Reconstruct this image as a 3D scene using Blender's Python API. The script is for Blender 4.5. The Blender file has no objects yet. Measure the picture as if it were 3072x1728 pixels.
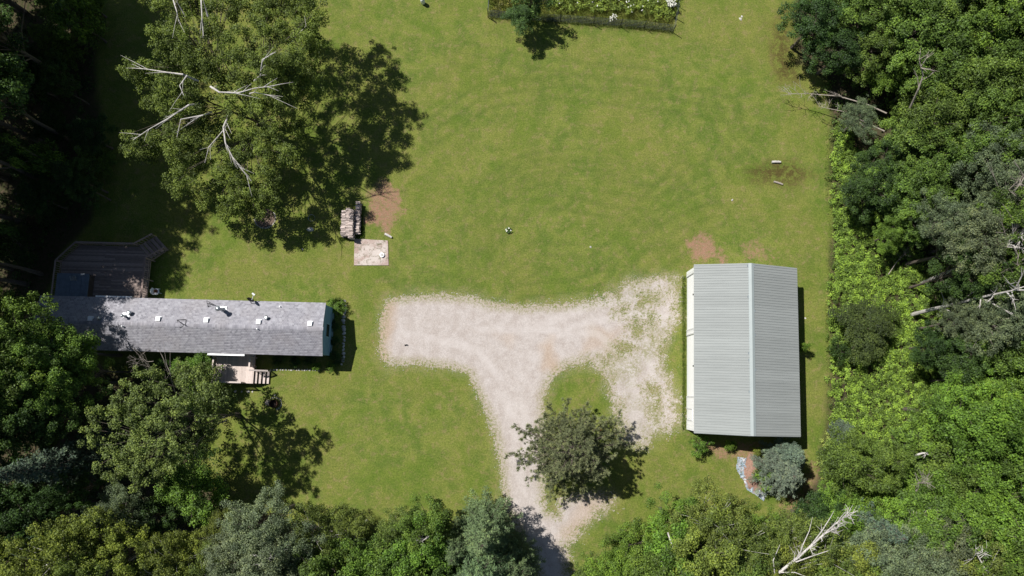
import bpy, math, random
import numpy as np
from mathutils import Vector, Matrix

random.seed(7)
rng = np.random.default_rng(7)
R_ = math.radians
scene = bpy.context.scene
col = scene.collection

# ------------------------------------------------------------------ camera, sky, sun, exposure
CAM_H, TILT, FPX = 66.0, 8.2, 2130.0            # metres, degrees off straight down, focal length in photo pixels (3072 wide)
cd = bpy.data.cameras.new('camera'); cam = bpy.data.objects.new('camera', cd); col.objects.link(cam)
cam.location = (0, 0, CAM_H); cam.rotation_euler = (R_(TILT), 0, 0)
cd.sensor_width = 36; cd.lens = 36 * FPX / 3072; cd.clip_start = 0.5; cd.clip_end = 2000
scene.camera = cam

SUNV = Vector((-0.560, 0.385, 1.0)).normalized()  # towards the sun
elev = math.asin(SUNV.z); azim = math.atan2(SUNV.x, SUNV.y)
world = bpy.data.worlds.new('World'); scene.world = world; world.use_nodes = True
wn = world.node_tree; wn.nodes.clear()
sky = wn.nodes.new('ShaderNodeTexSky'); sky.sky_type = 'NISHITA'; sky.sun_disc = False
sky.sun_elevation = elev; sky.sun_rotation = azim; sky.air_density = 1.0; sky.dust_density = 0.6
bg = wn.nodes.new('ShaderNodeBackground'); bg.inputs['Strength'].default_value = 0.05
wo = wn.nodes.new('ShaderNodeOutputWorld')
wn.links.new(sky.outputs[0], bg.inputs[0]); wn.links.new(bg.outputs[0], wo.inputs[0])
sd = bpy.data.lights.new('sun', 'SUN'); sd.energy = 4.9; sd.angle = R_(0.53); sd.color = (1.0, 0.965, 0.91)
sun = bpy.data.objects.new('sun', sd); col.objects.link(sun)
sun.rotation_euler = SUNV.to_track_quat('Z', 'Y').to_euler()
scene.view_settings.view_transform = 'Standard'; scene.view_settings.look = 'None'
scene.view_settings.exposure = 0.28; scene.view_settings.gamma = 1.0; scene.view_settings.use_curve_mapping = False
try:
    scene.cycles.max_bounces = 6; scene.cycles.diffuse_bounces = 3; scene.cycles.transmission_bounces = 3
    scene.cycles.transparent_max_bounces = 4
except Exception: pass

# ------------------------------------------------------------------ measuring: survey points of the plan to metres on the ground (or at height z)
_t = R_(TILT)
_F = np.array([0, math.sin(_t), -math.cos(_t)]); _U = np.array([0, math.cos(_t), math.sin(_t)])
def S(px, py, z=0.0):
    d = _F * FPX + np.array([1.0, 0, 0]) * (px - 1536) + _U * (864 - py)
    s = (z - CAM_H) / d[2]
    return Vector((d[0] * s, d[1] * s, z))
K = 3072 / 2576
def P(px, py, z=0.0): return S(px * K, py * K, z)
def PX(pts, z=0.0): return [tuple(P(a, b, z)[:2]) for a, b in pts]

# ------------------------------------------------------------------ tags
def tag(o, label=None, cat=None, group=None, kind=None):
    if label: o['label'] = label
    if cat: o['category'] = cat
    if group: o['group'] = group
    if kind: o['kind'] = kind
    return o
def link(o, parent=None):
    col.objects.link(o)
    if parent is not None: o.parent = parent
    return o
def empty(name, loc=(0, 0, 0), rz=0.0, parent=None):
    o = bpy.data.objects.new(name, None); o.empty_display_size = 0.2
    o.location = loc; o.rotation_euler = (0, 0, rz)
    return link(o, parent)
def inst(name, me, parent=None, loc=(0, 0, 0), rot=(0, 0, 0), sc=(1, 1, 1)):
    o = bpy.data.objects.new(name, me); o.location = loc; o.rotation_euler = rot; o.scale = sc
    return link(o, parent)

# ------------------------------------------------------------------ noise in numpy
class VN:
    def __init__(s, seed): s.t = np.random.default_rng(seed).random((256, 256))
    def n(s, x, y):
        xi = np.floor(x).astype(int); yi = np.floor(y).astype(int); fx = x - xi; fy = y - yi
        fx = fx * fx * (3 - 2 * fx); fy = fy * fy * (3 - 2 * fy)
        a = s.t[xi % 256, yi % 256]; b = s.t[(xi + 1) % 256, yi % 256]
        c = s.t[xi % 256, (yi + 1) % 256]; d = s.t[(xi + 1) % 256, (yi + 1) % 256]
        return (a * (1 - fx) + b * fx) * (1 - fy) + (c * (1 - fx) + d * fx) * fy
    def f(s, x, y, o=4):
        r = 0; a = .5; t = 0
        for i in range(o):
            r = r + a * s.n(x * 2 ** i + 17.3 * i, y * 2 ** i - 9.1 * i); t += a; a *= .5
        return r / t - .5
VA, VB, VC = VN(1), VN(2), VN(3)
def sdf(poly, x, y):                              # positive inside, metres
    p = np.array(poly); d = np.full(x.shape, 1e9); ins = np.zeros(x.shape, bool)
    for i in range(len(p)):
        ax, ay = p[i]; bx, by = p[(i + 1) % len(p)]
        ex, ey = bx - ax, by - ay; L = ex * ex + ey * ey + 1e-12
        t = np.clip(((x - ax) * ex + (y - ay) * ey) / L, 0, 1)
        d = np.minimum(d, (x - ax - t * ex) ** 2 + (y - ay - t * ey) ** 2)
        c = ((ay > y) != (by > y)) & (x < (bx - ax) * (y - ay) / ((by - ay) + 1e-12) + ax)
        ins ^= c
    d = np.sqrt(d); return np.where(ins, d, -d)
def linedist(pts, x, y):
    p = np.array(pts); d = np.full(x.shape, 1e9)
    for i in range(len(p) - 1):
        ax, ay = p[i]; bx, by = p[i + 1]; ex, ey = bx - ax, by - ay; L = ex * ex + ey * ey + 1e-12
        t = np.clip(((x - ax) * ex + (y - ay) * ey) / L, 0, 1)
        d = np.minimum(d, (x - ax - t * ex) ** 2 + (y - ay - t * ey) ** 2)
    return np.sqrt(d)
def sm(a, b, x):
    t = np.clip((x - a) / (b - a), 0, 1); return t * t * (3 - 2 * t)

# ------------------------------------------------------------------ materials
class NT:
    def __init__(s, name):
        s.m = bpy.data.materials.new(name); s.m.use_nodes = True; s.t = s.m.node_tree; s.t.nodes.clear()
        s.out = s.t.nodes.new('ShaderNodeOutputMaterial')
    def new(s, ty, **kw):
        n = s.t.nodes.new(ty)
        for k, v in kw.items(): setattr(n, k, v)
        return n
    def l(s, a, b): s.t.links.new(a, b)
    def put(s, sock, v):
        if hasattr(v, 'is_output') or isinstance(v, bpy.types.NodeSocket): s.l(v, sock)
        else:
            if isinstance(v, (tuple, list)) and len(v) == 3: v = (*v, 1)
            sock.default_value = v
    def noise(s, scale, detail=4, rough=.55, vec=None, dist=0):
        n = s.new('ShaderNodeTexNoise'); n.inputs['Scale'].default_value = scale; n.inputs['Detail'].default_value = detail
        n.inputs['Roughness'].default_value = rough; n.inputs['Distortion'].default_value = dist
        if vec is not None: s.l(vec, n.inputs['Vector'])
        return n.outputs['Fac']
    def mix(s, f, a, b, mode='MIX'):
        n = s.new('ShaderNodeMix', data_type='RGBA', blend_type=mode)
        s.put(n.inputs[0], f); s.put(n.inputs[6], a); s.put(n.inputs[7], b); return n.outputs[2]
    def ramp(s, f, a, b, lo=0.0, hi=1.0):
        n = s.new('ShaderNodeMapRange'); n.interpolation_type = 'SMOOTHSTEP'
        s.put(n.inputs[0], f); n.inputs[1].default_value = a; n.inputs[2].default_value = b
        n.inputs[3].default_value = lo; n.inputs[4].default_value = hi; return n.outputs[0]
    def math(s, op, a, b=0.0):
        n = s.new('ShaderNodeMath', operation=op); s.put(n.inputs[0], a); s.put(n.inputs[1], b); return n.outputs[0]
    def attr(s, name):
        n = s.new('ShaderNodeAttribute'); n.attribute_name = name; return n.outputs['Fac']
    def pos(s): return s.new('ShaderNodeNewGeometry').outputs['Position']
    def obj(s): return s.new('ShaderNodeTexCoord').outputs['Object']
    def rnd(s): return s.new('ShaderNodeObjectInfo').outputs['Random']
    def bump(s, h, st=.5, dist=.02):
        n = s.new('ShaderNodeBump'); n.inputs['Strength'].default_value = st; n.inputs['Distance'].default_value = dist
        s.l(h, n.inputs['Height']); return n.outputs[0]
    def pbr(s, base, rough=.8, metal=0, normal=None, spec=.3):
        b = s.new('ShaderNodeBsdfPrincipled'); s.put(b.inputs['Base Color'], base); s.put(b.inputs['Roughness'], rough)
        b.inputs['Metallic'].default_value = metal; b.inputs['Specular IOR Level'].default_value = spec
        if normal is not None: s.l(normal, b.inputs['Normal'])
        s.l(b.outputs[0], s.out.inputs[0]); return s.m
def simple(name, a, b=None, scale=3.0, rough=.7, metal=0.0, spec=.3, bump=0.0, stretch=None, rndv=0.0):
    t = NT(name); v = t.obj()
    if stretch:
        mp = t.new('ShaderNodeMapping'); mp.inputs['Scale'].default_value = stretch; t.l(v, mp.inputs[0]); v = mp.outputs[0]
    n = t.noise(scale, 5, .6, v)
    c = t.mix(t.ramp(n, .3, .7), a, b or tuple(x * .75 for x in a))
    if rndv:
        c = t.mix(1.0, c, t.ramp(t.rnd(), 0, 1, 1 - rndv, 1 + rndv), 'MULTIPLY')
    nm = t.bump(n, bump, .01) if bump else None
    return t.pbr(c, rough, metal, nm, spec)

M = {}
M['wood_new'] = simple('pale deck wood', (.62, .53, .49), (.50, .42, .38), 3, .8, bump=.3, stretch=(1, 9, 1), rndv=.12)
M['wood_newx'] = simple('pale rail wood', (.64, .56, .52), (.54, .46, .42), 3, .8, bump=.3, stretch=(2, 6, 6), rndv=.10)
M['wood_old'] = simple('weathered brown deck wood', (.34, .27, .24), (.21, .165, .15), 3, .85, bump=.4, stretch=(1, 8, 8), rndv=.25)
M['wood_rail'] = simple('weathered rail wood', (.38, .29, .26), (.26, .19, .17), 3, .85, bump=.4, stretch=(6, 6, 1), rndv=.2)
M['white'] = simple('white painted metal', (.89, .90, .91), (.87, .88, .89), 1.5, .5)
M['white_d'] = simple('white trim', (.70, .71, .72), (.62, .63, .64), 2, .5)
M['galv'] = simple('galvanised steel', (.50, .53, .55), (.36, .39, .41), 6, .38, .75)
M['dark'] = simple('dark steel', (.035, .035, .04), (.02, .02, .022), 6, .5, .3)
M['blue'] = simple('blue vinyl siding', (.22, .40, .52), (.18, .34, .45), 1.5, .6)
M['roofmetal'] = simple('pale green-grey roof steel', (.285, .303, .296), (.258, .276, .270), .9, .6, .0, .25, stretch=(.6, 5, 1), rndv=.05)
M['ridgemetal'] = simple('ridge cap steel', (.315, .355, .352), (.29, .33, .33), .8, .5, .0, .3)
M['glass'] = simple('dark window glass', (.03, .04, .05), (.02, .025, .03), 1, .08, 0, .6)
M['tub'] = simple('slate blue vinyl cover', (.16, .20, .25), (.12, .15, .19), 3, .6, bump=.2)
M['tubside'] = simple('brown tub cabinet', (.12, .09, .07), (.08, .06, .05), 3, .7)
M['log'] = simple('split firewood', (.62, .54, .50), (.34, .27, .24), 9, .9, bump=.6, stretch=(1, 8, 8), rndv=.38)
M['stone'] = simple('pale field stone', (.58, .56, .52), (.36, .34, .31), 5, .85, bump=.5, rndv=.25)
M['concrete'] = None
M['rust'] = simple('rusted steel', (.12, .055, .035), (.05, .03, .025), 12, .9, .2, bump=.4)
M['ash'] = simple('wet ash and soil', (.05, .035, .03), (.02, .015, .015), 8, .95)
M['bark'] = simple('grey brown bark', (.17, .14, .115), (.09, .075, .06), 9, .95, bump=.6, stretch=(4, 4, 1))
M['birch'] = None
M['dead'] = simple('bleached dead wood', (.42, .37, .32), (.25, .215, .185), 5, .9, bump=.5, stretch=(4, 4, 1))
M['pinebark'] = simple('orange brown pine bark', (.30, .18, .11), (.17, .10, .07), 6, .95, bump=.6)
M['red'] = simple('red clay pot soil', (.30, .09, .06), (.18, .06, .05), 12, .8)
M['blacktop'] = simple('black plastic', (.03, .03, .03), None, 5, .5)
M['siding_dark'] = simple('blue-grey skirting', (.22, .26, .28), (.18, .21, .23), 2, .7)  # dull blue-grey, used on the skirting and the ridge boxes
def birch_mat():
    t = NT('white birch bark'); v = t.obj()
    n = t.noise(2.2, 5, .65, v); k = t.noise(9, 3, .6, v)
    c = t.mix(t.ramp(n, .35, .7), (.56, .53, .50), (.38, .355, .33))
    c = t.mix(t.ramp(k, .60, .68), c, (.07, .06, .055))
    M['birch'] = t.pbr(c, .75, 0, t.bump(k, .3, .01))
birch_mat()
def concrete_mat():
    t = NT('stained concrete'); v = t.pos()
    n = t.noise(.55, 6, .6, v, .6); m = t.noise(9, 6, .7, v); k = t.noise(2.6, 5, .7, v, .4)
    c = t.mix(t.ramp(n, .42, .60), (.50, .44, .40), (.30, .20, .165))
    c = t.mix(t.ramp(k, .52, .62), c, (.14, .12, .07))
    c = t.mix(t.ramp(m, .3, .7, 0, .45), c, (.60, .54, .50))
    M['concrete'] = t.pbr(c, .9, 0, t.bump(m, .5, .02))
concrete_mat()

def leaf_mat(name, trans=.30, gloss=.014):
    t = NT(name)
    oc = t.new('ShaderNodeObjectInfo').outputs['Color']
    ti = t.attr('tint'); tn = t.new('ShaderNodeAttribute'); 
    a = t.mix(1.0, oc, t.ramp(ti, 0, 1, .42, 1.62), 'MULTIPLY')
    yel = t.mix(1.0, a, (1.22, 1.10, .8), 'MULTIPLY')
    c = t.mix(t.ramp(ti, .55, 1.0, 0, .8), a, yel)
    d = t.new('ShaderNodeBsdfDiffuse'); t.l(c, d.inputs[0]); d.inputs[1].default_value = .3
    tr = t.new('ShaderNodeBsdfTranslucent'); t.l(t.mix(1.0, c, (1.15, 1.2, .6), 'MULTIPLY'), tr.inputs[0])
    g = t.new('ShaderNodeBsdfGlossy'); g.inputs['Roughness'].default_value = .55; g.inputs[0].default_value = (.9, .95, 1, 1)
    m1 = t.new('ShaderNodeMixShader'); m1.inputs[0].default_value = trans; t.l(d.outputs[0], m1.inputs[1]); t.l(tr.outputs[0], m1.inputs[2])
    m2 = t.new('ShaderNodeMixShader'); m2.inputs[0].default_value = gloss; t.l(m1.outputs[0], m2.inputs[1]); t.l(g.outputs[0], m2.inputs[2])
    t.l(m2.outputs[0], t.out.inputs[0]); return t.m
M['leaf'] = leaf_mat('leaf')
M['needle'] = leaf_mat('needle', .12, .012)
M['petal'] = simple('white petals', (.75, .75, .68), (.7, .7, .6), 3, .8)

# ------------------------------------------------------------------ mesh builders
def raw_mesh(name, V, F4=None, tint=None, mat=None, F3=None):
    me = bpy.data.meshes.new(name); V = np.asarray(V, dtype=np.float32)
    me.vertices.add(len(V)); me.vertices.foreach_set('co', V.ravel())
    F = F4 if F4 is not None else F3; F = np.asarray(F, dtype=np.int32); k = F.shape[1]
    me.loops.add(F.size); me.loops.foreach_set('vertex_index', F.ravel())
    me.polygons.add(len(F)); me.polygons.foreach_set('loop_start', np.arange(0, F.size, k, dtype=np.int32))
    try: me.polygons.foreach_set('loop_total', np.full(len(F), k, dtype=np.int32))
    except Exception: pass
    me.update(calc_edges=True)
    if tint is not None:
        a = me.attributes.new('tint', 'FLOAT', 'POINT'); a.data.foreach_set('value', np.asarray(tint, dtype=np.float32))
    if mat: me.materials.append(mat)
    return me
def unit(v): return v / (np.linalg.norm(v, axis=1, keepdims=True) + 1e-9)
class Leaves:
    def __init__(s): s.C = []; s.N = []; s.L = []; s.W = []; s.T = []; s.D = []
    def add(s, C, N, L, W, T, D=None):
        s.C.append(C); s.N.append(N); s.L.append(L); s.W.append(W); s.T.append(T)
        s.D.append(D if D is not None else rng.normal(size=C.shape))
    def clump(s, c, r, n, flat=.65, size=.2, up=.7, tint=.5, asp=.62, tv=.22):
        d = unit(rng.normal(size=(n, 3))); rad = r * rng.random(n) ** .45
        C = np.asarray(c) + d * rad[:, None] * np.array([1, 1, flat])
        N = unit(d * .55 + np.array([0, 0, up]) + rng.normal(size=(n, 3)) * .45)
        L = size * rng.uniform(.7, 1.3, n)
        s.add(C, N, L, L * asp, np.clip(tint + rng.normal(size=n) * tv, 0, 1))
    def spray(s, a, b, n, width, size, asp=.25, tint=.5, up=1.0, droop=.0):   # foliage along a branch
        a = np.asarray(a); b = np.asarray(b); t = rng.random(n) ** .8
        ax = b - a; side = np.cross(ax, [0, 0, 1.0]); side = side / (np.linalg.norm(side) + 1e-9)
        k = rng.uniform(-1, 1, n)
        C = a + ax * t[:, None] + side * (k * width * (1.1 - t * .8))[:, None] + rng.normal(size=(n, 3)) * .05
        C[:, 2] -= droop * np.abs(k)
        axn = ax / (np.linalg.norm(ax) + 1e-9)
        D = axn * .8 + side * np.sign(k)[:, None] * .8 + rng.normal(size=(n, 3)) * .25
        N = unit(np.array([0, 0, up]) + rng.normal(size=(n, 3)) * .45)
        L = size * rng.uniform(.7, 1.3, n)
        s.add(C, N, L, L * asp, np.clip(tint + .25 * (t - .5) + rng.normal(size=n) * .15, 0, 1), D)
    def tuft(s, c, ax, r, n, w=.035, tint=.5, spread=.9):
        ax = np.asarray(ax) / (np.linalg.norm(ax) + 1e-9)
        D = unit(ax + rng.normal(size=(n, 3)) * spread * .75)
        L = r * rng.uniform(.8, 1.2, n); C = np.asarray(c) + D * (L * .5)[:, None]
        N = unit(np.cross(D, rng.normal(size=(n, 3))))
        s.add(C, N, L, np.full(n, w), np.clip(tint + rng.normal(size=n) * .2, 0, 1), D)
    def mesh(s, name, mat):
        C = np.concatenate(s.C); N = np.concatenate(s.N); L = np.concatenate(s.L); W = np.concatenate(s.W)
        T = np.concatenate(s.T); D = np.concatenate(s.D)
        u = unit(D - N * np.sum(D * N, 1)[:, None]); v = np.cross(N, u)
        a = C - u * (L / 2)[:, None]; c = C + u * (L / 2)[:, None]
        bend = N * (L * .12)[:, None]
        b = C + v * (W / 2)[:, None] + bend; d = C - v * (W / 2)[:, None] + bend
        V = np.stack([a, b, c, d], 1).reshape(-1, 3)
        F = np.arange(len(V)).reshape(-1, 4)
        return raw_mesh(name, V, F4=F, tint=np.repeat(T, 4), mat=mat)

class MB:
    def __init__(s): s.v = []; s.f = []
    def box(s, x0, x1, y0, y1, z0, z1, mtx=None):
        b = len(s.v); q = [(x, y, z) for z in (z0, z1) for y in (y0, y1) for x in (x0, x1)]
        if mtx is not None: q = [tuple(mtx @ Vector(p)) for p in q]
        s.v += q
        s.f += [tuple(b + i for i in f) for f in ((0, 2, 3, 1), (4, 5, 7, 6), (0, 1, 5, 4), (2, 6, 7, 3), (0, 4, 6, 2), (1, 3, 7, 5))]
        return s
    def tube(s, pts, rad, n=6, cap=True):
        pts = [Vector(p) for p in pts]; b = len(s.v); m = len(pts)
        for i, p in enumerate(pts):
            d = (pts[min(i + 1, m - 1)] - pts[max(i - 1, 0)]); d = d.normalized() if d.length > 1e-6 else Vector((0, 0, 1))
            a = d.orthogonal().normalized() if abs(d.z) > .95 else d.cross(Vector((0, 0, 1))).normalized()
            c = d.cross(a); r = rad[i] if hasattr(rad, '__len__') else rad
            for k in range(n):
                t = 2 * math.pi * k / n; s.v.append(tuple(p + a * (r * math.cos(t)) + c * (r * math.sin(t))))
        for i in range(m - 1):
            for k in range(n):
                k2 = (k + 1) % n; s.f.append((b + i * n + k, b + i * n + k2, b + (i + 1) * n + k2, b + (i + 1) * n + k))
        if cap:
            s.f.append(tuple(b + k for k in reversed(range(n)))); s.f.append(tuple(b + (m - 1) * n + k for k in range(n)))
        return s
    def disc(s, c, r, z0, z1, n=20, r2=None):
        return s.tube([(c[0], c[1], z0), (c[0], c[1], z1)], [r, r if r2 is None else r2], n)
    def poly(s, pts, z0, z1):                      # prism over a convex polygon given counter-clockwise
        b = len(s.v); n = len(pts)
        s.v += [(p[0], p[1], z0) for p in pts] + [(p[0], p[1], z1) for p in pts]
        s.f.append(tuple(b + i for i in reversed(range(n)))); s.f.append(tuple(b + n + i for i in range(n)))
        for i in range(n): s.f.append((b + i, b + (i + 1) % n, b + n + (i + 1) % n, b + n + i))
        return s
    def mesh(s, name, mat=None, smooth=False):
        me = bpy.data.meshes.new(name); me.from_pydata(s.v, [], s.f); me.update()
        if mat: me.materials.append(mat)
        if smooth: me.polygons.foreach_set('use_smooth', [True] * len(me.polygons))
        return me
    def build(s, name, mat, parent=None, smooth=False, **kw):
        return inst(name, s.mesh(name, mat, smooth), parent, **kw)

# ------------------------------------------------------------------ GROUND
forest_polys = [PX(q) for q in (
    [(2010, -500), (2000, 60), (2010, 150), (2080, 210), (2092, 330), (2092, 700), (2085, 1000), (2060, 1180), (2010, 1290), (1920, 1330), (1700, 1350), (1470, 1440), (1470, 2200), (4200, 2200), (4200, -500)],
    [(-900, -600), (210, -600), (250, 300), (230, 560), (150, 640), (120, 740), (60, 900), (500, 965), (500, 1100), (510, 1200), (600, 1310), (900, 1340), (1240, 1330), (1290, 1370), (1300, 2200), (-900, 2200)])]
soil_polys = [(PX(q), c) for q, c in (
    ([(925, 485), (960, 462), (1012, 470), (1012, 560), (975, 585), (935, 570), (915, 540)], .8),
    ([(1728, 612), (1765, 600), (1800, 612), (1815, 655), (1725, 662)], .85),
    ([(1870, 615), (1930, 612), (1955, 650), (1880, 662)], .55),
    ([(1745, 1105), (1850, 1118), (1900, 1130), (1915, 1160), (1860, 1150), (1770, 1140)], .7),
    ([(2080, 1130), (2110, 1160), (2050, 1240), (1990, 1300), (1960, 1290), (2030, 1200)], .6),
    ([(2000, 640), (2012, 640), (2022, 760), (2010, 770)], .3),
    ([(1440, 1290), (1480, 1250), (1540, 1255), (1500, 1300)], .5),
    ([(630, 520), (690, 520), (700, 560), (650, 570)], .45),
    ([(985, 1000), (1000, 1000), (1000, 1010)], .2),
)]
dark_polys = [PX(q) for q in ([(1880, 420), (1990, 415), (2050, 440), (1990, 460), (1900, 450)], [(1980, 20), (2000, 200), (1960, 200), (1940, 60)], [(2280, 1270), (2300, 1270), (2300, 1300)])]
tracks = [PX(q) for q in (
    [(1230, 600), (1230, 540), (1265, 480), (1330, 440), (1420, 425), (1540, 430)],
    [(1205, 650), (1200, 560), (1235, 480), (1310, 425), (1420, 405), (1540, 412)],
    [(1230, 655), (1240, 590), (1290, 500)], [(1190, 700), (1190, 600)],
    [(1150, 130), (1300, 165), (1450, 185), (1640, 205)], [(1350, 205), (1560, 235), (1730, 255), (1830, 275)],
    [(1560, 700), (1620, 640), (1700, 580), (1800, 540)], [(1590, 710), (1650, 650), (1720, 600)],
    [(1280, 690), (1360, 640), (1480, 650), (1600, 560), (1720, 440)], [(1300, 750), (1450, 735), (1560, 700)],
    [(1800, 250), (1850, 350), (1900, 400)], [(1090, 330), (1220, 240), (1400, 220)], [(900, 560), (1020, 700), (1170, 735)],
    [(1500, 480), (1640, 500), (1800, 430)], [(1260, 520), (1400, 490), (1560, 520), (1640, 600)])]
def axis(a, b, st, far):
    mid = list(np.arange(a, b, st)); o = []; g = st; x = mid[-1]
    while x < far: g *= 1.5; x += g; o.append(x)
    i = []; g = st; x = mid[0]
    while x > -far: g *= 1.5; x -= g; i.append(x)
    return np.array(i[::-1] + mid + o)
gx = axis(-56, 56, .26, 700); gy = axis(-24, 44, .26, 700)
X, Y = np.meshgrid(gx, gy); nx, ny = len(gx), len(gy)
V = np.stack([X.ravel(), Y.ravel(), np.zeros(X.size)], 1)
ii = np.arange(nx * ny).reshape(ny, nx)
F = np.stack([ii[:-1, :-1].ravel(), ii[:-1, 1:].ravel(), ii[1:, 1:].ravel(), ii[1:, :-1].ravel()], 1)
fm = np.zeros(X.shape)
for q in forest_polys: fm = np.maximum(fm, sm(-.5, .5, sdf(q, X, Y) + 1.2 * VA.f(X * .6, Y * .6)))
fm = np.maximum(fm, sm(60, 80, np.abs(X)))
so = np.zeros(X.shape)
for q, c in soil_polys: so = np.maximum(so, c * sm(-.9, .7, sdf(q, X, Y) + 2.6 * VB.f(X * 1.0, Y * 1.0)))
dk = np.zeros(X.shape)
for q in dark_polys: dk = np.maximum(dk, sm(-1.2, .8, sdf(q, X, Y) + 1.5 * VB.f(X * .7, Y * .7)))
tk = np.zeros(X.shape)
for q in tracks:
    dd = linedist(q, X, Y); tk = np.maximum(tk, np.maximum(sm(.34, .08, dd), sm(.34, .08, np.abs(dd - 1.25))) * (.35 + .9 * np.clip(VC.f(X * .4, Y * .4) + .35, 0, 1)))
main = PX([(975, 757), (1020, 748), (1080, 743), (1190, 747), (1225, 762), (1300, 770), (1400, 768), (1500, 758), (1545, 742), (1560, 722), (1640, 700), (1692, 708), (1696, 800), (1672, 860), (1662, 930), (1690, 1000), (1704, 1060), (1650, 1085), (1612, 1115), (1585, 1110),
           (1562, 1050), (1545, 1000), (1520, 930), (1480, 905), (1420, 922), (1385, 952), (1365, 1000), (1368, 1100), (1366, 1260), (1400, 1262), (1470, 1240), (1540, 1250), (1520, 1280), (1470, 1318), (1425, 1372), (1440, 1460), (1470, 1700), (1500, 2000), (1440, 2000), (1410, 1700), (1372, 1470), (1330, 1370), (1290, 1315), (1268, 1270), (1262, 1180), (1250, 1120), (1235, 1060), (1205, 990), (1180, 940), (1130, 922), (1050, 915), (975, 915), (955, 880), (962, 800)])
sg = sdf(main, X, Y); dust = sm(-1.3, .2, sg + 1.5 * VA.f(X * 1.1, Y * 1.1)) * (.45 + .55 * sm(P(1480, 0)[0] - 2, P(1480, 0)[0] + 2, X))
gme = raw_mesh('ground', V, F4=F)
for nm, arr in (('forest', fm), ('soil', so), ('dark', dk), ('track', tk), ('dust', dust)):
    a = gme.attributes.new(nm, 'FLOAT', 'POINT'); a.data.foreach_set('value', arr.ravel().astype(np.float32))
def ground_mat():
    t = NT('lawn grass'); p = t.pos()
    big = t.noise(.13, 3, .55, p, .3); mid = t.noise(.55, 6, .65, p, .4); mm = t.noise(1.7, 6, .7, p, .3); fine = t.noise(6.5, 4, .8, p); vf = t.noise(15, 3, .8, p)
    c = t.mix(t.ramp(mid, .36, .64), (.097, .145, .028), (.158, .190, .043))
    c = t.mix(t.ramp(big, .38, .64, 0, .55), c, (.170, .182, .046))
    c = t.mix(t.ramp(mm, .48, .70, 0, .60), c, (.235, .188, .098))
    c = t.mix(t.ramp(mm, .28, .44, .5, 0), c, (.075, .128, .018))
    c = t.mix(t.ramp(t.noise(.32, 5, .6, p, .6), .50, .64, 0, .45), c, (.088, .150, .018))
    c = t.mix(t.math('MULTIPLY', t.attr('track'), .45), c, (.070, .112, .022))
    c = t.mix(t.math('MULTIPLY', t.attr('dark'), t.ramp(mm, .38, .56, .1, .95)), c, (.078, .066, .022))
    c = t.mix(t.ramp(fine, .22, .78), t.mix(1.0, c, (.62, .68, .55), 'MULTIPLY'), t.mix(1.0, c, (1.42, 1.32, 1.35), 'MULTIPLY'))
    c = t.mix(t.ramp(vf, .25, .75), t.mix(1.0, c, (.66, .68, .62), 'MULTIPLY'), t.mix(1.0, c, (1.36, 1.30, 1.35), 'MULTIPLY'))
    soil = t.mix(t.ramp(t.noise(4, 5, .8, p), .35, .65), (.33, .165, .125), (.24, .165, .10))
    soil = t.mix(t.ramp(t.noise(9, 4, .8, p), .56, .68), soil, (.46, .35, .27))
    soil = t.mix(t.ramp(t.noise(7, 4, .8, p), .40, .32), soil, (.12, .13, .04))
    k = t.math('ADD', t.math('MULTIPLY', t.attr('soil'), .95), t.math('MULTIPLY', t.math('SUBTRACT', t.noise(2.6, 7, .8, p), .5), 2.2))
    k = t.math('MULTIPLY', t.ramp(k, .25, .85), t.ramp(t.attr('soil'), .02, .25))
    c = t.mix(t.math('MULTIPLY', k, .9), c, soil)
    dm = t.math('MULTIPLY', t.attr('dust'), t.ramp(t.noise(7, 5, .8, p), .40, .62, 0, .85))
    c = t.mix(dm, c, (.37, .31, .235))
    litter = t.mix(t.ramp(t.noise(3, 5, .7, p), .35, .65), (.085, .062, .042), (.045, .055, .020))
    c = t.mix(t.attr('forest'), c, litter)
    h = t.math('ADD', fine, t.math('MULTIPLY', vf, .6))
    t.pbr(c, .95, 0, t.bump(h, .8, .06), .1); return t.m
gme.materials.append(ground_mat())
tag(inst('ground', gme), kind='structure')

# gravel: ragged sheet cut from a fine grid, 8 mm above the lawn
isl = [PX(q) for q in ([(1364, 1120), (1400, 1150), (1425, 1225), (1405, 1285), (1372, 1290)], [(1605, 745), (1650, 738), (1672, 760), (1640, 775), (1600, 768)], [(1560, 770), (1590, 760), (1580, 790), (1545, 790)], [(1585, 820), (1600, 800), (1622, 812), (1610, 850), (1595, 850)], [(1625, 790), (1645, 780), (1650, 815), (1640, 850), (1628, 830)],
                    [(1500, 900), (1545, 895), (1540, 935), (1505, 935)], [(1625, 960), (1655, 965), (1650, 1000), (1625, 1000)], [(1640, 1010), (1662, 1000), (1668, 1060), (1648, 1080)], [(1548, 870), (1585, 862), (1600, 880), (1560, 893)])]
cs = .07
bx0, by1 = P(930, 690)[:2]; bx1 = P(1730, 900)[0]; by0 = P(1400, 1900)[1]
gx2 = np.arange(bx0, bx1 + 1, cs); gy2 = np.arange(by0, by1, cs)
X2, Y2 = np.meshgrid(gx2, gy2)
s0 = sdf(main, X2, Y2)
for q in isl: s0 = np.minimum(s0, -sdf(q, X2, Y2) + .15)
ex = P(1500, 900)[0]
soft = .30 + 1.25 * sm(ex - 3, ex + 4, X2) + .7 * sm(P(0, 1230)[1], P(0, 1290)[1], Y2) * sm(P(1366, 1300)[0], P(1400, 1300)[0], X2)
msk = s0 + soft * (1.2 * VA.f(X2 * .9, Y2 * .9, 3) + 1.1 * VB.f(X2 * 3.2, Y2 * 3.2, 4) + .75 * (rng.random(X2.shape) - .5)) + .16 + .3 * (rng.random(X2.shape) - .5)
cm = (msk[:-1, :-1] + msk[1:, 1:]) / 2 > 0
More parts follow.
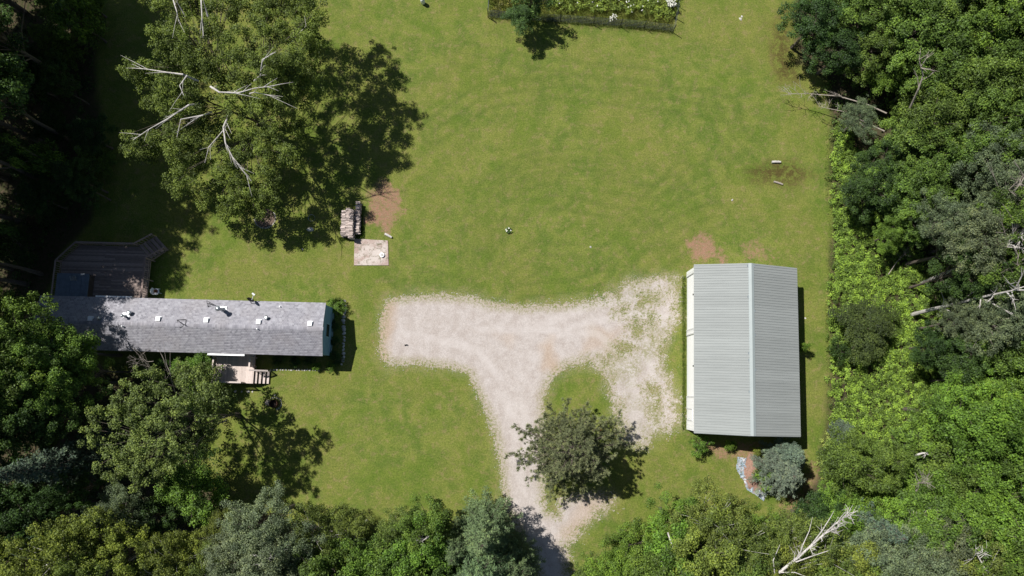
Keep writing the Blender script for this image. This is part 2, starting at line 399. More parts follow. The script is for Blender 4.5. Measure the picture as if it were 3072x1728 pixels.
ny2, nx2 = X2.shape; ii = np.arange(nx2 * ny2).reshape(ny2, nx2)
F = np.stack([ii[:-1, :-1][cm], ii[:-1, 1:][cm], ii[1:, 1:][cm], ii[1:, :-1][cm]], 1)
used = np.unique(F); rm = np.full(nx2 * ny2, -1); rm[used] = np.arange(len(used))
V = np.stack([X2.ravel(), Y2.ravel(), np.full(X2.size, .008)], 1)[used]
V[:, :2] += rng.uniform(-.03, .03, (len(V), 2))
dme = raw_mesh('driveway', V, F4=rm[F])
a = dme.attributes.new('edge', 'FLOAT', 'POINT'); a.data.foreach_set('value', np.clip(msk.ravel()[used], 0, 3).astype(np.float32))
rut = np.zeros(X2.shape)
for q in ([(1400, 1500), (1335, 1340), (1310, 1200), (1290, 1060), (1262, 960), (1200, 880), (1080, 850), (1000, 840)], [(1430, 1500), (1362, 1330), (1340, 1200), (1322, 1060), (1310, 960), (1370, 860), (1480, 810), (1600, 790), (1690, 800)],
          [(1290, 1060), (1300, 960), (1350, 820), (1480, 770), (1620, 745)], [(1590, 1110), (1600, 1000), (1580, 900), (1500, 840), (1380, 830), (1200, 830)], [(1650, 1080), (1640, 960), (1625, 860)]):
    dd = linedist(PX(q), X2 + .5 * VA.f(X2 * .3, Y2 * .3), Y2); rut = np.maximum(rut, sm(.55, .12, dd) * np.clip(.55 + 1.2 * VC.f(X2 * .5, Y2 * .5), 0, 1))
a = dme.attributes.new('rut', 'FLOAT', 'POINT'); a.data.foreach_set('value', rut.ravel()[used].astype(np.float32))
weed = sm(ex - 2, ex + 4, X2) * np.clip(.10 + 2.2 * VA.f(X2 * .55 + 7, Y2 * .55, 4), 0, 1)
a = dme.attributes.new('weed', 'FLOAT', 'POINT'); a.data.foreach_set('value', weed.ravel()[used].astype(np.float32))
tanm = np.zeros(X2.shape)
for q, c in (([(1365, 870), (1385, 855), (1395, 900), (1400, 925), (1365, 930)], .8), ([(1250, 840), (1290, 850), (1280, 870)], .4), ([(1480, 830), (1560, 830), (1540, 880), (1470, 880)], .5), ([(960, 755), (990, 755), (985, 830), (965, 900), (950, 890)], .8), ([(1480, 1250), (1540, 1250), (1440, 1350), (1400, 1350)], .55)):
    tanm = np.maximum(tanm, c * sm(-.8, .5, sdf(PX(q), X2, Y2) + VB.f(X2, Y2)))
a = dme.attributes.new('tan', 'FLOAT', 'POINT'); a.data.foreach_set('value', tanm.ravel()[used].astype(np.float32))
def gravel_mat():
    t = NT('pale crushed gravel'); p = t.pos()
    n = t.noise(1.2, 5, .6, p, .3); f = t.noise(16, 3, .8, p)
    v = t.new('ShaderNodeTexVoronoi'); v.inputs['Scale'].default_value = 13; t.l(p, v.inputs['Vector'])
    c = t.mix(t.ramp(n, .35, .68), (.50, .455, .43), (.43, .38, .35))
    c = t.mix(t.ramp(t.attr('edge'), 0, 1.3, .7, 0), c, (.37, .31, .22))
    c = t.mix(t.attr('tan'), c, (.43, .33, .25))
    c = t.mix(t.math('MULTIPLY', t.attr('rut'), .5), c, (.53, .49, .47))
    sp = t.math('MULTIPLY', t.ramp(v.outputs['Color'], .1, .9, 0, .34), t.ramp(t.attr('rut'), 0, 1, 1, .35))
    c = t.mix(sp, c, t.mix(1.0, c, (.5, .47, .45), 'MULTIPLY'))
    c = t.mix(t.ramp(f, .3, .7), t.mix(1.0, c, (.84, .84, .84), 'MULTIPLY'), t.mix(1.0, c, (1.12, 1.12, 1.12), 'MULTIPLY'))
    gr = t.math('MULTIPLY', t.ramp(t.attr('edge'), 0, 1.1, 1, 0), t.ramp(t.noise(5, 4, .7, p), .46, .58))
    c = t.mix(gr, c, (.16, .18, .05))
    c = t.mix(t.math('MULTIPLY', t.attr('weed'), t.ramp(t.noise(4.5, 5, .8, p), .42, .56)), c, (.20, .20, .075))
    t.pbr(c, .95, 0, t.bump(f, .6, .03), .15); return t.m
dme.materials.append(gravel_mat())
tag(inst('driveway', dme), kind='structure')

# loose stones kicked out round the gravel edge
def gravel_stones():
    e = np.argwhere((np.abs(msk - .1) < .35)); k = e[rng.choice(len(e), 3600, replace=False)]
    C = np.stack([gx2[k[:, 1]], gy2[k[:, 0]], np.full(len(k), .01)], 1); r = rng.uniform(.018, .05, len(k))
    o = np.array([[1, 0, 0], [0, 1, 0], [-1, 0, 0], [0, -1, 0], [0, 0, .8]])
    V = (C[:, None, :] + o[None] * r[:, None, None] * rng.uniform(.6, 1.3, (len(k), 5, 1))).reshape(-1, 3)
    b = np.arange(len(k))[:, None, None] * 5
    F = (b + np.array([[0, 1, 4], [1, 2, 4], [2, 3, 4], [3, 0, 4]])[None]).reshape(-1, 3)
    tag(inst('loose_gravel', raw_mesh('loose_gravel', V, F3=F, mat=M['stone'])), 'scatter of loose pale stones along the ragged driveway edge', 'gravel', kind='stuff')
gravel_stones()

# ------------------------------------------------------------------ BARN (long pole building at the right)
def barn():
    zE, rise = 3.35, 1.55
    nw, ne, sw, se = S(2081, 792, zE), S(2391.6, 806.6, zE), S(2083, 1300, zE), S(2401, 1308.6, zE)
    c = (nw + ne + sw + se) / 4; ang = math.atan2((nw - sw).x + (ne - se).x, (nw - sw).y + (ne - se).y)
    Wd = ((ne - nw).length + (se - sw).length) / 2; L = ((nw - sw).length + (ne - se).length) / 2
    t = empty('barn', (c.x, c.y, 0), -ang)
    tag(t, 'long white metal barn with pale grey-green ribbed gable roof beside the gravel', 'barn')
    w, l = Wd / 2, L / 2; ww, wl = w - .16, l - .12
    # walls butt end to end; west wall has door openings
    H = zE - .07
    doors = [(831, 990, 2.75), (1008, 1188, 2.75)]
    inv = Matrix.Rotation(ang, 3, 'Z')
    def ly(py): return (inv @ (S(2053, py) - Vector((c.x, c.y, 0)))).y
    ops = [(ly(990), ly(833)), (ly(1188), ly(1008)), (ly(1259), ly(1226))]; hts = [2.75, 2.75, 2.1]
    o = sorted(zip(ops, hts)); mb = MB(); y = -wl
    for (a, b), h in o:
        mb.box(-ww, -ww + .12, y, a, 0, H); mb.box(-ww, -ww + .12, a, b, h, H); y = b
    mb.box(-ww, -ww + .12, y, wl, 0, H)
    west = mb.build('wall', M['white'], t); west['label'] = 'white wall with two wide garage doors and a small door'
    # vertical ribs of the wall cladding
    MBr = MB(); yy = -wl + .2
    while yy < wl:
        inside = [h for (a, b), h in o if a - .12 < yy < b + .12]
        MBr.box(-ww - .018, -ww, yy - .02, yy + .02, (inside[0] + .14) if inside else 0.02, H); yy += .3
    r = MBr.build('wall_rib', M['white'], west); r['kind'] = 'stuff'
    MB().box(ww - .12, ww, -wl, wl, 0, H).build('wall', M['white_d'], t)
    for s in (-1, 1):
        g = MB(); y0, y1 = (s * wl - .12, s * wl) if s > 0 else (s * wl, s * wl + .12)
        x0 = ww - .12
        b = len(g.v); pts = [(-x0, 0), (x0, 0), (x0, H), (0, H + rise * .96), (-x0, H)]
        g.v += [(p[0], y0, p[1]) for p in pts] + [(p[0], y1, p[1]) for p in pts]
        g.f += [(4, 3, 2, 1, 0), (5, 6, 7, 8, 9)] + [(i, (i + 1) % 5, (i + 1) % 5 + 5, i + 5) for i in range(5)]
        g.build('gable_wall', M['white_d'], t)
    for k, ((a, b), h) in enumerate(o):
        if b - a > 2:
            d = empty('garage_door', (0, 0, 0), 0, t)
            n = 5
            for i in range(n):
                MB().box(-ww + .03, -ww + .07, a + .01, b - .01, h * i / n + .01, h * (i + 1) / n - .012).build('door_panel', M['white'], d)
            fr = MB().box(-ww - .03, -ww - .003, a - .12, a, 0, h + .12).box(-ww - .03, -ww - .003, b, b + .12, 0, h + .12).box(-ww - .03, -ww - .003, a, b, h, h + .12)
            fr.build('door_frame', M['white_d'], d)
            MB().box(-ww, -ww + .03, b - .05, b - .004, 0, h).build('jamb_strip', M['galv'], d)  # thin grey strip marking the line down the north jamb
        else:
            d = MB().box(-ww + .02, -ww + .07, a + .02, b - .02, 0.02, h - .02).build('entry_door', M['white'], t)
            MB().box(-ww - .03, -ww - .003, a - .06, a, 0, h + .06).box(-ww - .03, -ww - .003, b, b + .06, 0, h + .06).box(-ww - .03, -ww - .003, a, b, h, h + .06).build('frame', M['white_d'], d)
            MB().box(-ww - .05, -ww + .02, a + .10, a + .17, 1.0, 1.06).build('handle', M['galv'], d)
    for py in (896, 1101):
        yv = ly(py); MB().box(-ww - .16, -ww - .003, yv - .07, yv + .07, 2.88, 3.05).build('wall_lamp', M['dark'], t)
    # roof panels, 0.915 m cover, ribs every 0.229 m
    sl = math.atan2(rise, w); slen = math.hypot(rise, w); n = 16; pw = L / n
    for s in (-1, 1):
        m = MB(); rib = pw / 4
        m.box(0, slen - .05, .0, pw, 0, .012)
        for i in range(4):
            y = (i + .5) * rib; b = len(m.v)
            for x in (0.0, slen - .05): m.v += [(x, y - .030, .012), (x, y - .012, .046), (x, y + .010, .046), (x, y + .022, .012)]
            m.f += [(b, b + 4, b + 5, b + 1), (b + 1, b + 5, b + 6, b + 2), (b + 2, b + 6, b + 7, b + 3), (b, b + 1, b + 2, b + 3), (b + 7, b + 6, b + 5, b + 4)]
        me = m.mesh('roof_panel', M['roofmetal'])
        for i in range(n):
            y0 = -l + i * pw
            # panel x runs down the slope from ridge
            q = inst('roof_panel', me, t, (s * .05 * math.cos(sl), y0 if s > 0 else y0 + pw, zE + rise - .05 * math.sin(sl) + .02), (0, sl, 0) if s > 0 else (0, sl, math.pi), (1, 1 - .006, 1))
    # ridge cap
    rc = MB(); b = 0
    a = .24
    for y in (-l - .015, l + .015):
        rc.v += [(-a, y, zE + rise - a * rise / w + .063), (0, y, zE + rise + .085), (a, y, zE + rise - a * rise / w + .063), (-a - .01, y, zE + rise - a * rise / w + .03), (0, y, zE + rise + .05), (a + .01, y, zE + rise - a * rise / w + .03)]
    rc.f = [(0, 6, 7, 1), (1, 7, 8, 2), (0, 3, 9, 6), (2, 8, 11, 5), (0, 1, 4, 3), (1, 2, 5, 4), (6, 9, 10, 7), (7, 10, 11, 8), (3, 4, 10, 9), (4, 5, 11, 10)]
    rc.build('ridge_cap', M['ridgemetal'], t)
    for s, py in ((-1, 905), (-1, 1062), (-1, 1082), (-1, 1170), (1, 945), (1, 1012), (1, 1107), (1, 796), (-1, 800)):
        yv = max(-l + .2, min(l - .2, ly(py))); x0 = .25 if s > 0 else -.33; zz = zE + rise - .29 * rise / w
        MB().box(x0, x0 + .08, yv - .1, yv + .1, zz + .02, zz + .052).build('ridge_gap_mark', M['siding_dark'], t)  # small dark-grey boxes drawing the gaps beside the ridge cap
    for s in (-1, 1):        # rake and eave trim, set just under the panels
        m = MB()
        for q in (-1, 1):
            x0, x1 = sorted((q * .02, q * (w - .01)))
            b = len(m.v); zr = zE + rise - .012; ze = zE - .012
            yy0, yy1 = s * l - .03, s * l + .02
            for yv in (yy0, yy1):
                m.v += [(q * .02, yv, zr - .14), (q * (w - .01), yv, ze - .14), (q * (w - .01), yv, ze), (q * .02, yv, zr)]
            m.f += [(b, b + 1, b + 2, b + 3), (b + 7, b + 6, b + 5, b + 4)] + [(b + i, b + 4 + i, b + 4 + (i + 1) % 4, b + (i + 1) % 4) for i in range(4)]
        m.build('rake_trim', M['ridgemetal'], t)
        x0, x1 = sorted((s * (w - .04), s * (w - .01)))
        MB().box(x0, x1, -l + .06, l - .06, zE - .13, zE - .02).build('eave_trim', M['white_d'], t)
        x0, x1 = sorted((s * ww, s * (w - .04)))
        MB().box(x0 + .002, x1 - .002, -l + .06, l - .06, zE - .09, zE - .075).build('soffit', M['white_d'], t)
    return t
barn()

# ------------------------------------------------------------------ HOUSE (single-wide home at the left)
HA = -1.5
HZ = 3.3
h_ne, h_nw, h_se = S(976.7, 908.5, HZ), S(122, 884, HZ), S(970.5, 1064.6, HZ)
HO = Vector((h_ne.x, h_ne.y, 0)); HL = (h_ne - h_nw).length; HW = 4.72
hrot = Matrix.Rotation(R_(HA), 3, 'Z'); hinv = Matrix.Rotation(-R_(HA), 3, 'Z')
def HL_(px, py, z=0.0):                          # photo point at height z -> house-local coordinates (origin: north-east eave corner)
    v = S(px, py, z) - HO; v.z = 0; v = hinv @ v; return Vector((v.x, v.y, z))
def shingle_mat():
    t = NT('grey asphalt shingle'); ti = t.attr('tint'); p = t.obj()
    c = t.mix(ti, (.255, .25, .28), (.44, .435, .475))
    c = t.mix(t.ramp(t.noise(.5, 3, .5, p), .45, .7, 0, .3), c, (.34, .315, .315))
    g = t.noise(40, 2, .8, p)
    c = t.mix(t.ramp(g, .3, .7, 0, .4), c, t.mix(1.0, c, (.7, .7, .7), 'MULTIPLY'))
    return t.pbr(c, .95, 0, t.bump(g, .4, .005), .1)
M['shingle'] = shingle_mat()
def house():
    t = empty('mobile_home', tuple(HO), R_(HA))
    tag(t, 'long narrow home with grey shingle roof and blue siding left of the gravel', 'house')
    L, Wd, rise = HL, HW, .62; mid = -Wd / 2
    wallz = HZ - .12
    # walls (roof overhangs 0.1 at eaves)
    for (y0, y1) in ((-.28, -.16), (-Wd + .16, -Wd + .28)):
        wl_ = MB().box(-L + .1, -.08, y0, y1, .75, wallz).build('wall', M['blue'], t)
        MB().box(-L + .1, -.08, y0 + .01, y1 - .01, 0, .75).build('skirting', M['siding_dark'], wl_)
    for x0, x1, nm in ((-.08, .0, 'east'), (-L + .02, -L + .1, 'west')):
        g = MB(); pts = [(-.16, .0), (-Wd + .16, .0), (-Wd + .16, wallz), (mid, wallz + rise * .93), (-.16, wallz)]
        g.v = [(x0, p[0], p[1]) for p in pts] + [(x1, p[0], p[1]) for p in pts]
        g.f = [(4, 3, 2, 1, 0), (5, 6, 7, 8, 9)] + [(i, (i + 1) % 5, (i + 1) % 5 + 5, i + 5) for i in range(5)]
        gw = g.build('gable_wall', M['blue'], t)
        if nm == 'east':
            z = .8; i = 0
            while z < wallz + rise * .85:
                e = 0 if z < wallz else (z - wallz) / (rise * .93) * (Wd / 2 - .16)
                for (a, b) in ((-Wd + .18 + e, mid - .64), (mid + .64, -.18 - e)) if 1.2 < z < 2.9 else ((-Wd + .18 + e, -.18 - e),):
                    if b - a > .1: MB().box(.002, .022, a, b, z, z + .09).build('siding_board', M['blue'], gw)
                z += .2 if z < wallz else .18
            wf = MB().box(.002, .05, mid - .62, mid + .62, 1.5, 1.57).box(.002, .05, mid - .62, mid + .62, 2.62, 2.7).box(.002, .05, mid - .62, mid - .55, 1.57, 2.62).box(.002, .05, mid + .55, mid + .62, 1.57, 2.62).build('window', M['blue'], t)
            MB().box(.003, .03, mid - .55, mid + .55, 1.57, 2.62).build('pane', M['glass'], wf)
    # roof slab
    rf = MB(); zt = HZ - .03
    for x in (-L - .02, .02):
        rf.v += [(x, 0, zt), (x, mid, zt + rise), (x, -Wd, zt), (x, -Wd, zt - .1), (x, mid, zt + rise - .12), (x, 0, zt - .1)]
    rf.f = [(0, 6, 7, 1), (1, 7, 8, 2), (2, 8, 9, 3), (3, 9, 10, 4), (4, 10, 11, 5), (5, 11, 6, 0), (0, 1, 4, 5), (1, 2, 3, 4), (11, 10, 7, 6), (10, 9, 8, 7)]
    roof = rf.build('roof', M['white_d'], t)
    # shingle tabs
    slen = math.hypot(rise, Wd / 2); sl = math.atan2(rise, Wd / 2); rows = 17; ex = slen / rows; tw = .21
    for s in (1, -1):
        V = []; F = []; T = []
        for r in range(rows):
            off = (r % 2) * tw * .5 + rng.uniform(-.02, .02); x = -L - .03 + (off - tw); d0, d1 = r * ex, (r + 1) * ex
            base = rng.uniform(-.05, .05)
            while x < .03:
                a, b = max(x + .004, -L - .03), min(x + tw - .004, .03); x += tw
                if b - a < .02: continue
                up = rng.uniform(.008, .016); jt = rng.uniform(-.006, .006); k = len(V)
                def pt(xx, d, lift):     # d measured up the slope from the eave
                    yy = (-d * math.cos(sl)) if s > 0 else (-Wd + d * math.cos(sl))
                    return (xx, yy, zt + d * math.sin(sl) + lift)
                V += [pt(a, d0 + jt - .01, up + .008), pt(b, d0 + jt - .01, up + .008), pt(b, d1 - .004, .006), pt(a, d1 - .004, .006), pt(a, d0 + jt - .01, .001), pt(b, d0 + jt - .01, .001)]
                F += [(k, k + 1, k + 2, k + 3), (k + 4, k + 5, k + 1, k)]
                tv = float(np.clip(.45 + base + rng.normal() * .24, 0, 1)); T += [tv] * 6
        o = inst('shingles', raw_mesh('shingles', V, F4=F, tint=T, mat=M['shingle']), roof); o['kind'] = 'stuff'
    V = []; F = []; T = []; x = -L - .03
    while x < .02:
        k = len(V); w2 = .15; dz = w2 * rise / (Wd / 2); up = rng.uniform(.02, .03)
        V += [(x, mid + w2, zt + rise - dz + .016), (x + .15, mid + w2, zt + rise - dz + up), (x + .15, mid, zt + rise + up + .012), (x, mid, zt + rise + .02), (x + .15, mid - w2, zt + rise - dz + up), (x, mid - w2, zt + rise - dz + .016)]
        F += [(k, k + 1, k + 2, k + 3), (k + 3, k + 2, k + 4, k + 5)]; T += [float(np.clip(.3 + rng.normal() * .25, 0, 1))] * 6; x += .146
    o = inst('ridge_shingles', raw_mesh('ridge_shingles', V, F4=F, tint=T, mat=M['shingle']), roof); o['kind'] = 'stuff'
    def zr(y): return zt + rise * (1 - abs(y - mid) / (Wd / 2)) + .02
    # square roof vents
    for px, py in ((274, 956), (476, 957), (620, 961), (777, 966), (931, 971)):
        v = HL_(px, py, 3.75); z = zr(v.y); vm = MB().box(v.x - .24, v.x + .24, v.y - .24, v.y + .24, z - .04, z - .01)
        b = len(vm.v); vm.box(v.x - .19, v.x + .19, v.y - .20, v.y + .20, z + .07, z + .17); vm.box(v.x - .15, v.x + .15, v.y - .15, v.y + .15, z - .05, z + .07)
        vm.build('roof_vent', M['white'], t)
    # plumbing vents
    for px, py, rr, hh in ((370.5, 979, .05, .3), (774, 987, .05, .28), (836, 918, .05, .2), (300, 955, .13, .28), (800, 953, .13, .28)):
        v = HL_(px, py, 3.8); z = zr(v.y); mm = MB(); mm.disc((v.x, v.y), rr, z - .05, z + hh, 12)
        if rr > .1: mm.disc((v.x, v.y), rr * 1.35, z + hh, z + hh + .08, 14, rr * .8)
        else: mm.disc((v.x, v.y), rr * 1.8, z - .03, z + .03, 10, rr)
        mm.build('vent_pipe', M['white' if rr < .1 else 'galv'], t, smooth=False)
    # flues: flashing, pipe, rain cap
    for px, py, hh, rr in ((667, 929, 1.15, .16), (378, 949, .55, .10)):
        v = HL_(px, py, 3.7); z = zr(v.y)
        f = MB(); f.box(v.x - .30, v.x + .30, v.y - .26, v.y + .30, z - .035, z + .012)
        fl = f.build('flue_flashing', M['galv'], t)
        MB().disc((v.x, v.y), rr * 1.6, z - .02, z + .22, 16, rr).build('storm_collar', M['galv'], fl)
        pipe = MB().disc((v.x, v.y), rr, z, z + hh, 16).build('flue', M['galv'], t)
        MB().disc((v.x, v.y), rr * 1.5, z + hh + .05, z + hh + .12, 20, rr * 1.2).disc((v.x, v.y), rr * 1.2, z + hh + .12, z + hh + .19, 20, rr * .35).disc((v.x, v.y), rr * .8, z + hh, z + hh + .05, 12).build('rain_cap', M['galv'], pipe, smooth=False)
    v = HL_(383, 944, 3.7); z = zr(v.y)
    MB().disc((v.x + .22, v.y + .16), .17, z, z + .3, 16, .15).disc((v.x + .22, v.y + .16), .21, z + .3, z + .38, 16, .1).build('turbine_vent', M['galv'], t)
    # bare antenna mounts of steel tube
    def mount(pts, segs, r=.022):
        m = MB(); q = []
        for (px, py, dz) in pts:
            v = HL_(px, py, 3.75 + dz); q.append(Vector((v.x, v.y, zr(v.y) + .02 + dz)))
        for a, b in segs: m.tube([q[a], q[b]], r, 6)
        return m.build('antenna_mount', M['dark'], t)
    mount([(532, 960, 0), (558, 958, .1), (558, 974, .0), (542, 984, 0), (553, 975, .35)], [(0, 1), (1, 2), (2, 3), (3, 0), (0, 4), (4, 2)])
    mount([(614, 900, .25), (620, 920, 0), (631, 911, .2), (638, 913, .2), (616, 908, .1)], [(0, 1), (1, 2), (2, 3), (0, 3), (4, 2)])
    # satellite dish on the north eave
    a = HL_(754, 912, 3.5); b = HL_(760, 893, 3.9); zb = zr(min(a.y, -.1))
    dish = empty('satellite_dish', (0, 0, 0), 0, t)
    MB().tube([(a.x, -.25, zb), (a.x, -.12, zb + .35), (a.x + .1, .0, zb + .55)], .03, 8).build('mast', M['dark'], dish)
    m = MB(); seg = 18; rings = 5; cx, cy, cz = a.x + .08, .02, zb + .62
    nrm = Vector((.52, .80, .38)).normalized(); u = nrm.orthogonal().normalized(); w_ = nrm.cross(u); m.v.append(tuple(Vector((cx, cy, cz)) - nrm * .08))
    for i in range(1, rings + 1):
        for k in range(seg):
            tt = 2 * math.pi * k / seg; rr = .33 * i / rings
            m.v.append(tuple(Vector((cx, cy, cz)) + u * rr * math.cos(tt) + w_ * rr * math.sin(tt) + nrm * (-.08 + .1 * (i / rings) ** 2)))
    for k in range(seg): m.f.append((0, 1 + k, 1 + (k + 1) % seg))
    for i in range(rings - 1):
        for k in range(seg):
            k2 = (k + 1) % seg; m.f.append((1 + i * seg + k, 1 + (i + 1) * seg + k, 1 + (i + 1) * seg + k2, 1 + i * seg + k2))
    d_ = m.build('reflector', M['dark'], dish, smooth=True)
    md = d_.modifiers.new('thick', 'SOLIDIFY'); md.thickness = .015
    e = Vector((cx, cy, cz)) + nrm * .62
    MB().tube([(cx + .03, cy, cz - .25), tuple(e)], .028, 6).build('feed_arm', M['white'], dish)
    MB().box(-.14, .14, -.06, .06, -.05, .05, Matrix.Translation(e) @ nrm.to_track_quat('Y', 'Z').to_matrix().to_4x4()).build('receiver', M['white'], dish)
    # white gutters above porch and deck door
    g1, g2 = HL_(622, 1058, HZ), HL_(733, 1062, HZ)
    MB().box(g1.x, g2.x, -Wd - .17, -Wd - .005, HZ - .17, HZ - .04).box(g1.x, g2.x, -Wd - .17, -Wd - .15, HZ - .04, HZ - .01).build('gutter', M['white'], t)
    g1, g2 = HL_(286, 886, HZ), HL_(394, 889, HZ)
    MB().box(g1.x, g2.x, .005, .14, HZ - .17, HZ - .04).box(g1.x, g2.x, .125, .14, HZ - .04, HZ - .01).build('gutter', M['white'], t)
    # door and windows on long walls
    for y, s, xs in ((-Wd + .16, -1, (-8.2, -3.2, -19.0)), (-.16, 1, (-12.5, -4.2, -21.5))):
        for k, x in enumerate(xs):
            if k == 0:
                d = MB().box(x, x + .92, *sorted((y + s * .003, y + s * .04)), 1.0, 3.0).build('door', M['white_d'], t)
                MB().box(x + .78, x + .84, *sorted((y + s * .04, y + s * .09)), 1.95, 2.0).build('handle', M['galv'], d)
            else:
                wd = MB().box(x, x + 1.3, *sorted((y + s * .003, y + s * .03)), 1.8, 2.9).build('window', M['white_d'], t)
                MB().box(x + .08, x + 1.22, *sorted((y + s * .03, y + s * .036)), 1.88, 2.82).build('pane', M['glass'], wd)
    return t
house()

# deck builder pieces
def board(parent, x0, x1, y0, y1, z0, z1, mat, name='board'):
    return MB().box(x0, x1, y0, y1, z0, z1).build(name, mat, parent)
def railing(parent, a, b, z, h, mat, step=.13, capw=.14, name='railing', bal='baluster'):
    a = Vector(a); b = Vector(b); d = b - a; n = max(1, int(d.length / step)); ang = math.atan2(d.y, d.x)
    r = empty(name, (a.x, a.y, z), ang, parent); L = d.length
    MB().box(0, L, -capw / 2, capw / 2, h - .04, h).build('handrail', mat, r)
    MB().box(0, L, -.02, .02, .10, .17).build('bottom_rail', mat, r)
    me = MB().box(-.018, .018, .021, .055, .03, h - .042).mesh(bal, mat)
    for i in range(n): inst(bal, me, r, ((i + .5) * L / n, 0, 0))
    pm = MB().box(-.045, .045, -.06, .019, -.9, h - .042).mesh('post', mat)
    k = max(1, round(L / 1.8))
    for i in range(k + 1): inst('post', pm, r, (min(max(i * L / k, .05), L - .05), 0, 0))
    return r
def porch():
    z = .95
    t = empty('porch', tuple(HO), R_(HA))
    tag(t, 'pale wooden front porch with railing and four steps below the long roof', 'porch')
    x0 = HL_(645, 1140, z).x; x1 = HL_(764, 1140, z).x; ys = HL_(700, 1149, z).y; yn = -HW + .14
    n = int((x1 - x0) / .145)
    for i in range(n): board(t, x0 + i * .145, x0 + i * .145 + .139, ys, yn, z - .035, z, M['wood_new'])
    xe = x0 + n * .145
    MB().box(x0 + .01, xe - .01, ys + .03, ys + .07, z - .25, z - .037).box(x0 + .01, xe - .01, yn - .1, yn - .06, z - .25, z - .037).box(xe - .05, xe - .01, ys + .07, yn - .1, z - .25, z - .037).build('joist', M['wood_rail'], t)
    for xx in (x0 + .1, xe - .15):
        MB().box(xx, xx + .09, ys + .075, ys + .165, 0, z - .037).build('deck_post', M['wood_rail'], t)
    railing(t, (x0 + .05, ys + .07, 0), (xe - .75, ys + .07, 0), z, .95, M['wood_newx'])
    railing(t, (x0 + .07, yn - .3, 0), (x0 + .07, ys + .14, 0), z, .95, M['wood_newx'])
    xr = HL_(748, 1090, 1.9).x; yr = HL_(748, 1101, 1.9).y
    railing(t, (xr, yn - .3, 0), (xr, yr, 0), z, .95, M['wood_newx'])
    # steps going east
    st = empty('steps', (0, 0, 0), 0, t); ysn = HL_(790, 1113, .5).y
    for i in range(4):
        zz = z - .19 * (i + 1)
        MB().box(xe + .02 + i * .30, xe + .02 + i * .30 + .24, ys + .02, ysn, zz - .04, zz).build('tread', M['wood_new'], st)
    for yy in (ys + .04, ysn - .08):
        m = MB(); b = 0
        m.v = [(xe, yy, z - .30), (xe + 1.25, yy, 0), (xe + 1.25, yy, -.02), (xe, yy, z - .52), (xe, yy + .04, z - .30), (xe + 1.25, yy + .04, 0), (xe + 1.25, yy + .04, -.02), (xe, yy + .04, z - .52)]
        m.f = [(0, 1, 2, 3), (7, 6, 5, 4), (0, 4, 5, 1), (2, 6, 7, 3), (1, 5, 6, 2), (0, 3, 7, 4)]
        m.build('stringer', M['wood_rail'], st)
    yb = ysn + .02
    r = empty('stair_rail', (0, 0, 0), 0, t)
    m = MB(); m.v = []; 
    xa, xb, za, zb2 = xr, xe + 1.28, 1.9, 1.02
    q = [(xa, za), (xb, zb2)]
    m.v = [(x, y, zz + d) for (x, zz) in q for y in (yb - .07, yb + .07) for d in (-.04, 0)]
    m.f = [(0, 1, 3, 2), (4, 6, 7, 5), (0, 4, 5, 1), (2, 3, 7, 6), (1, 5, 7, 3), (0, 2, 6, 4)]
    m.build('handrail', M['wood_newx'], r)
    for i in range(9):
        f = (i + .7) / 9.5; x = xa + (xb - xa) * f; zt = za + (zb2 - za) * f - .045
        MB().box(x - .018, x + .018, yb - .02, yb + .02, zt - .85, zt).build('baluster', M['wood_newx'], r)
    MB().box(xb - .12, xb - .03, yb - .045, yb + .045, 0, zb2 - .02).build('post', M['wood_newx'], r)
    p = MB(); cx, cy = xr + .32, yr + .12
    return t, (cx, cy)
porch()
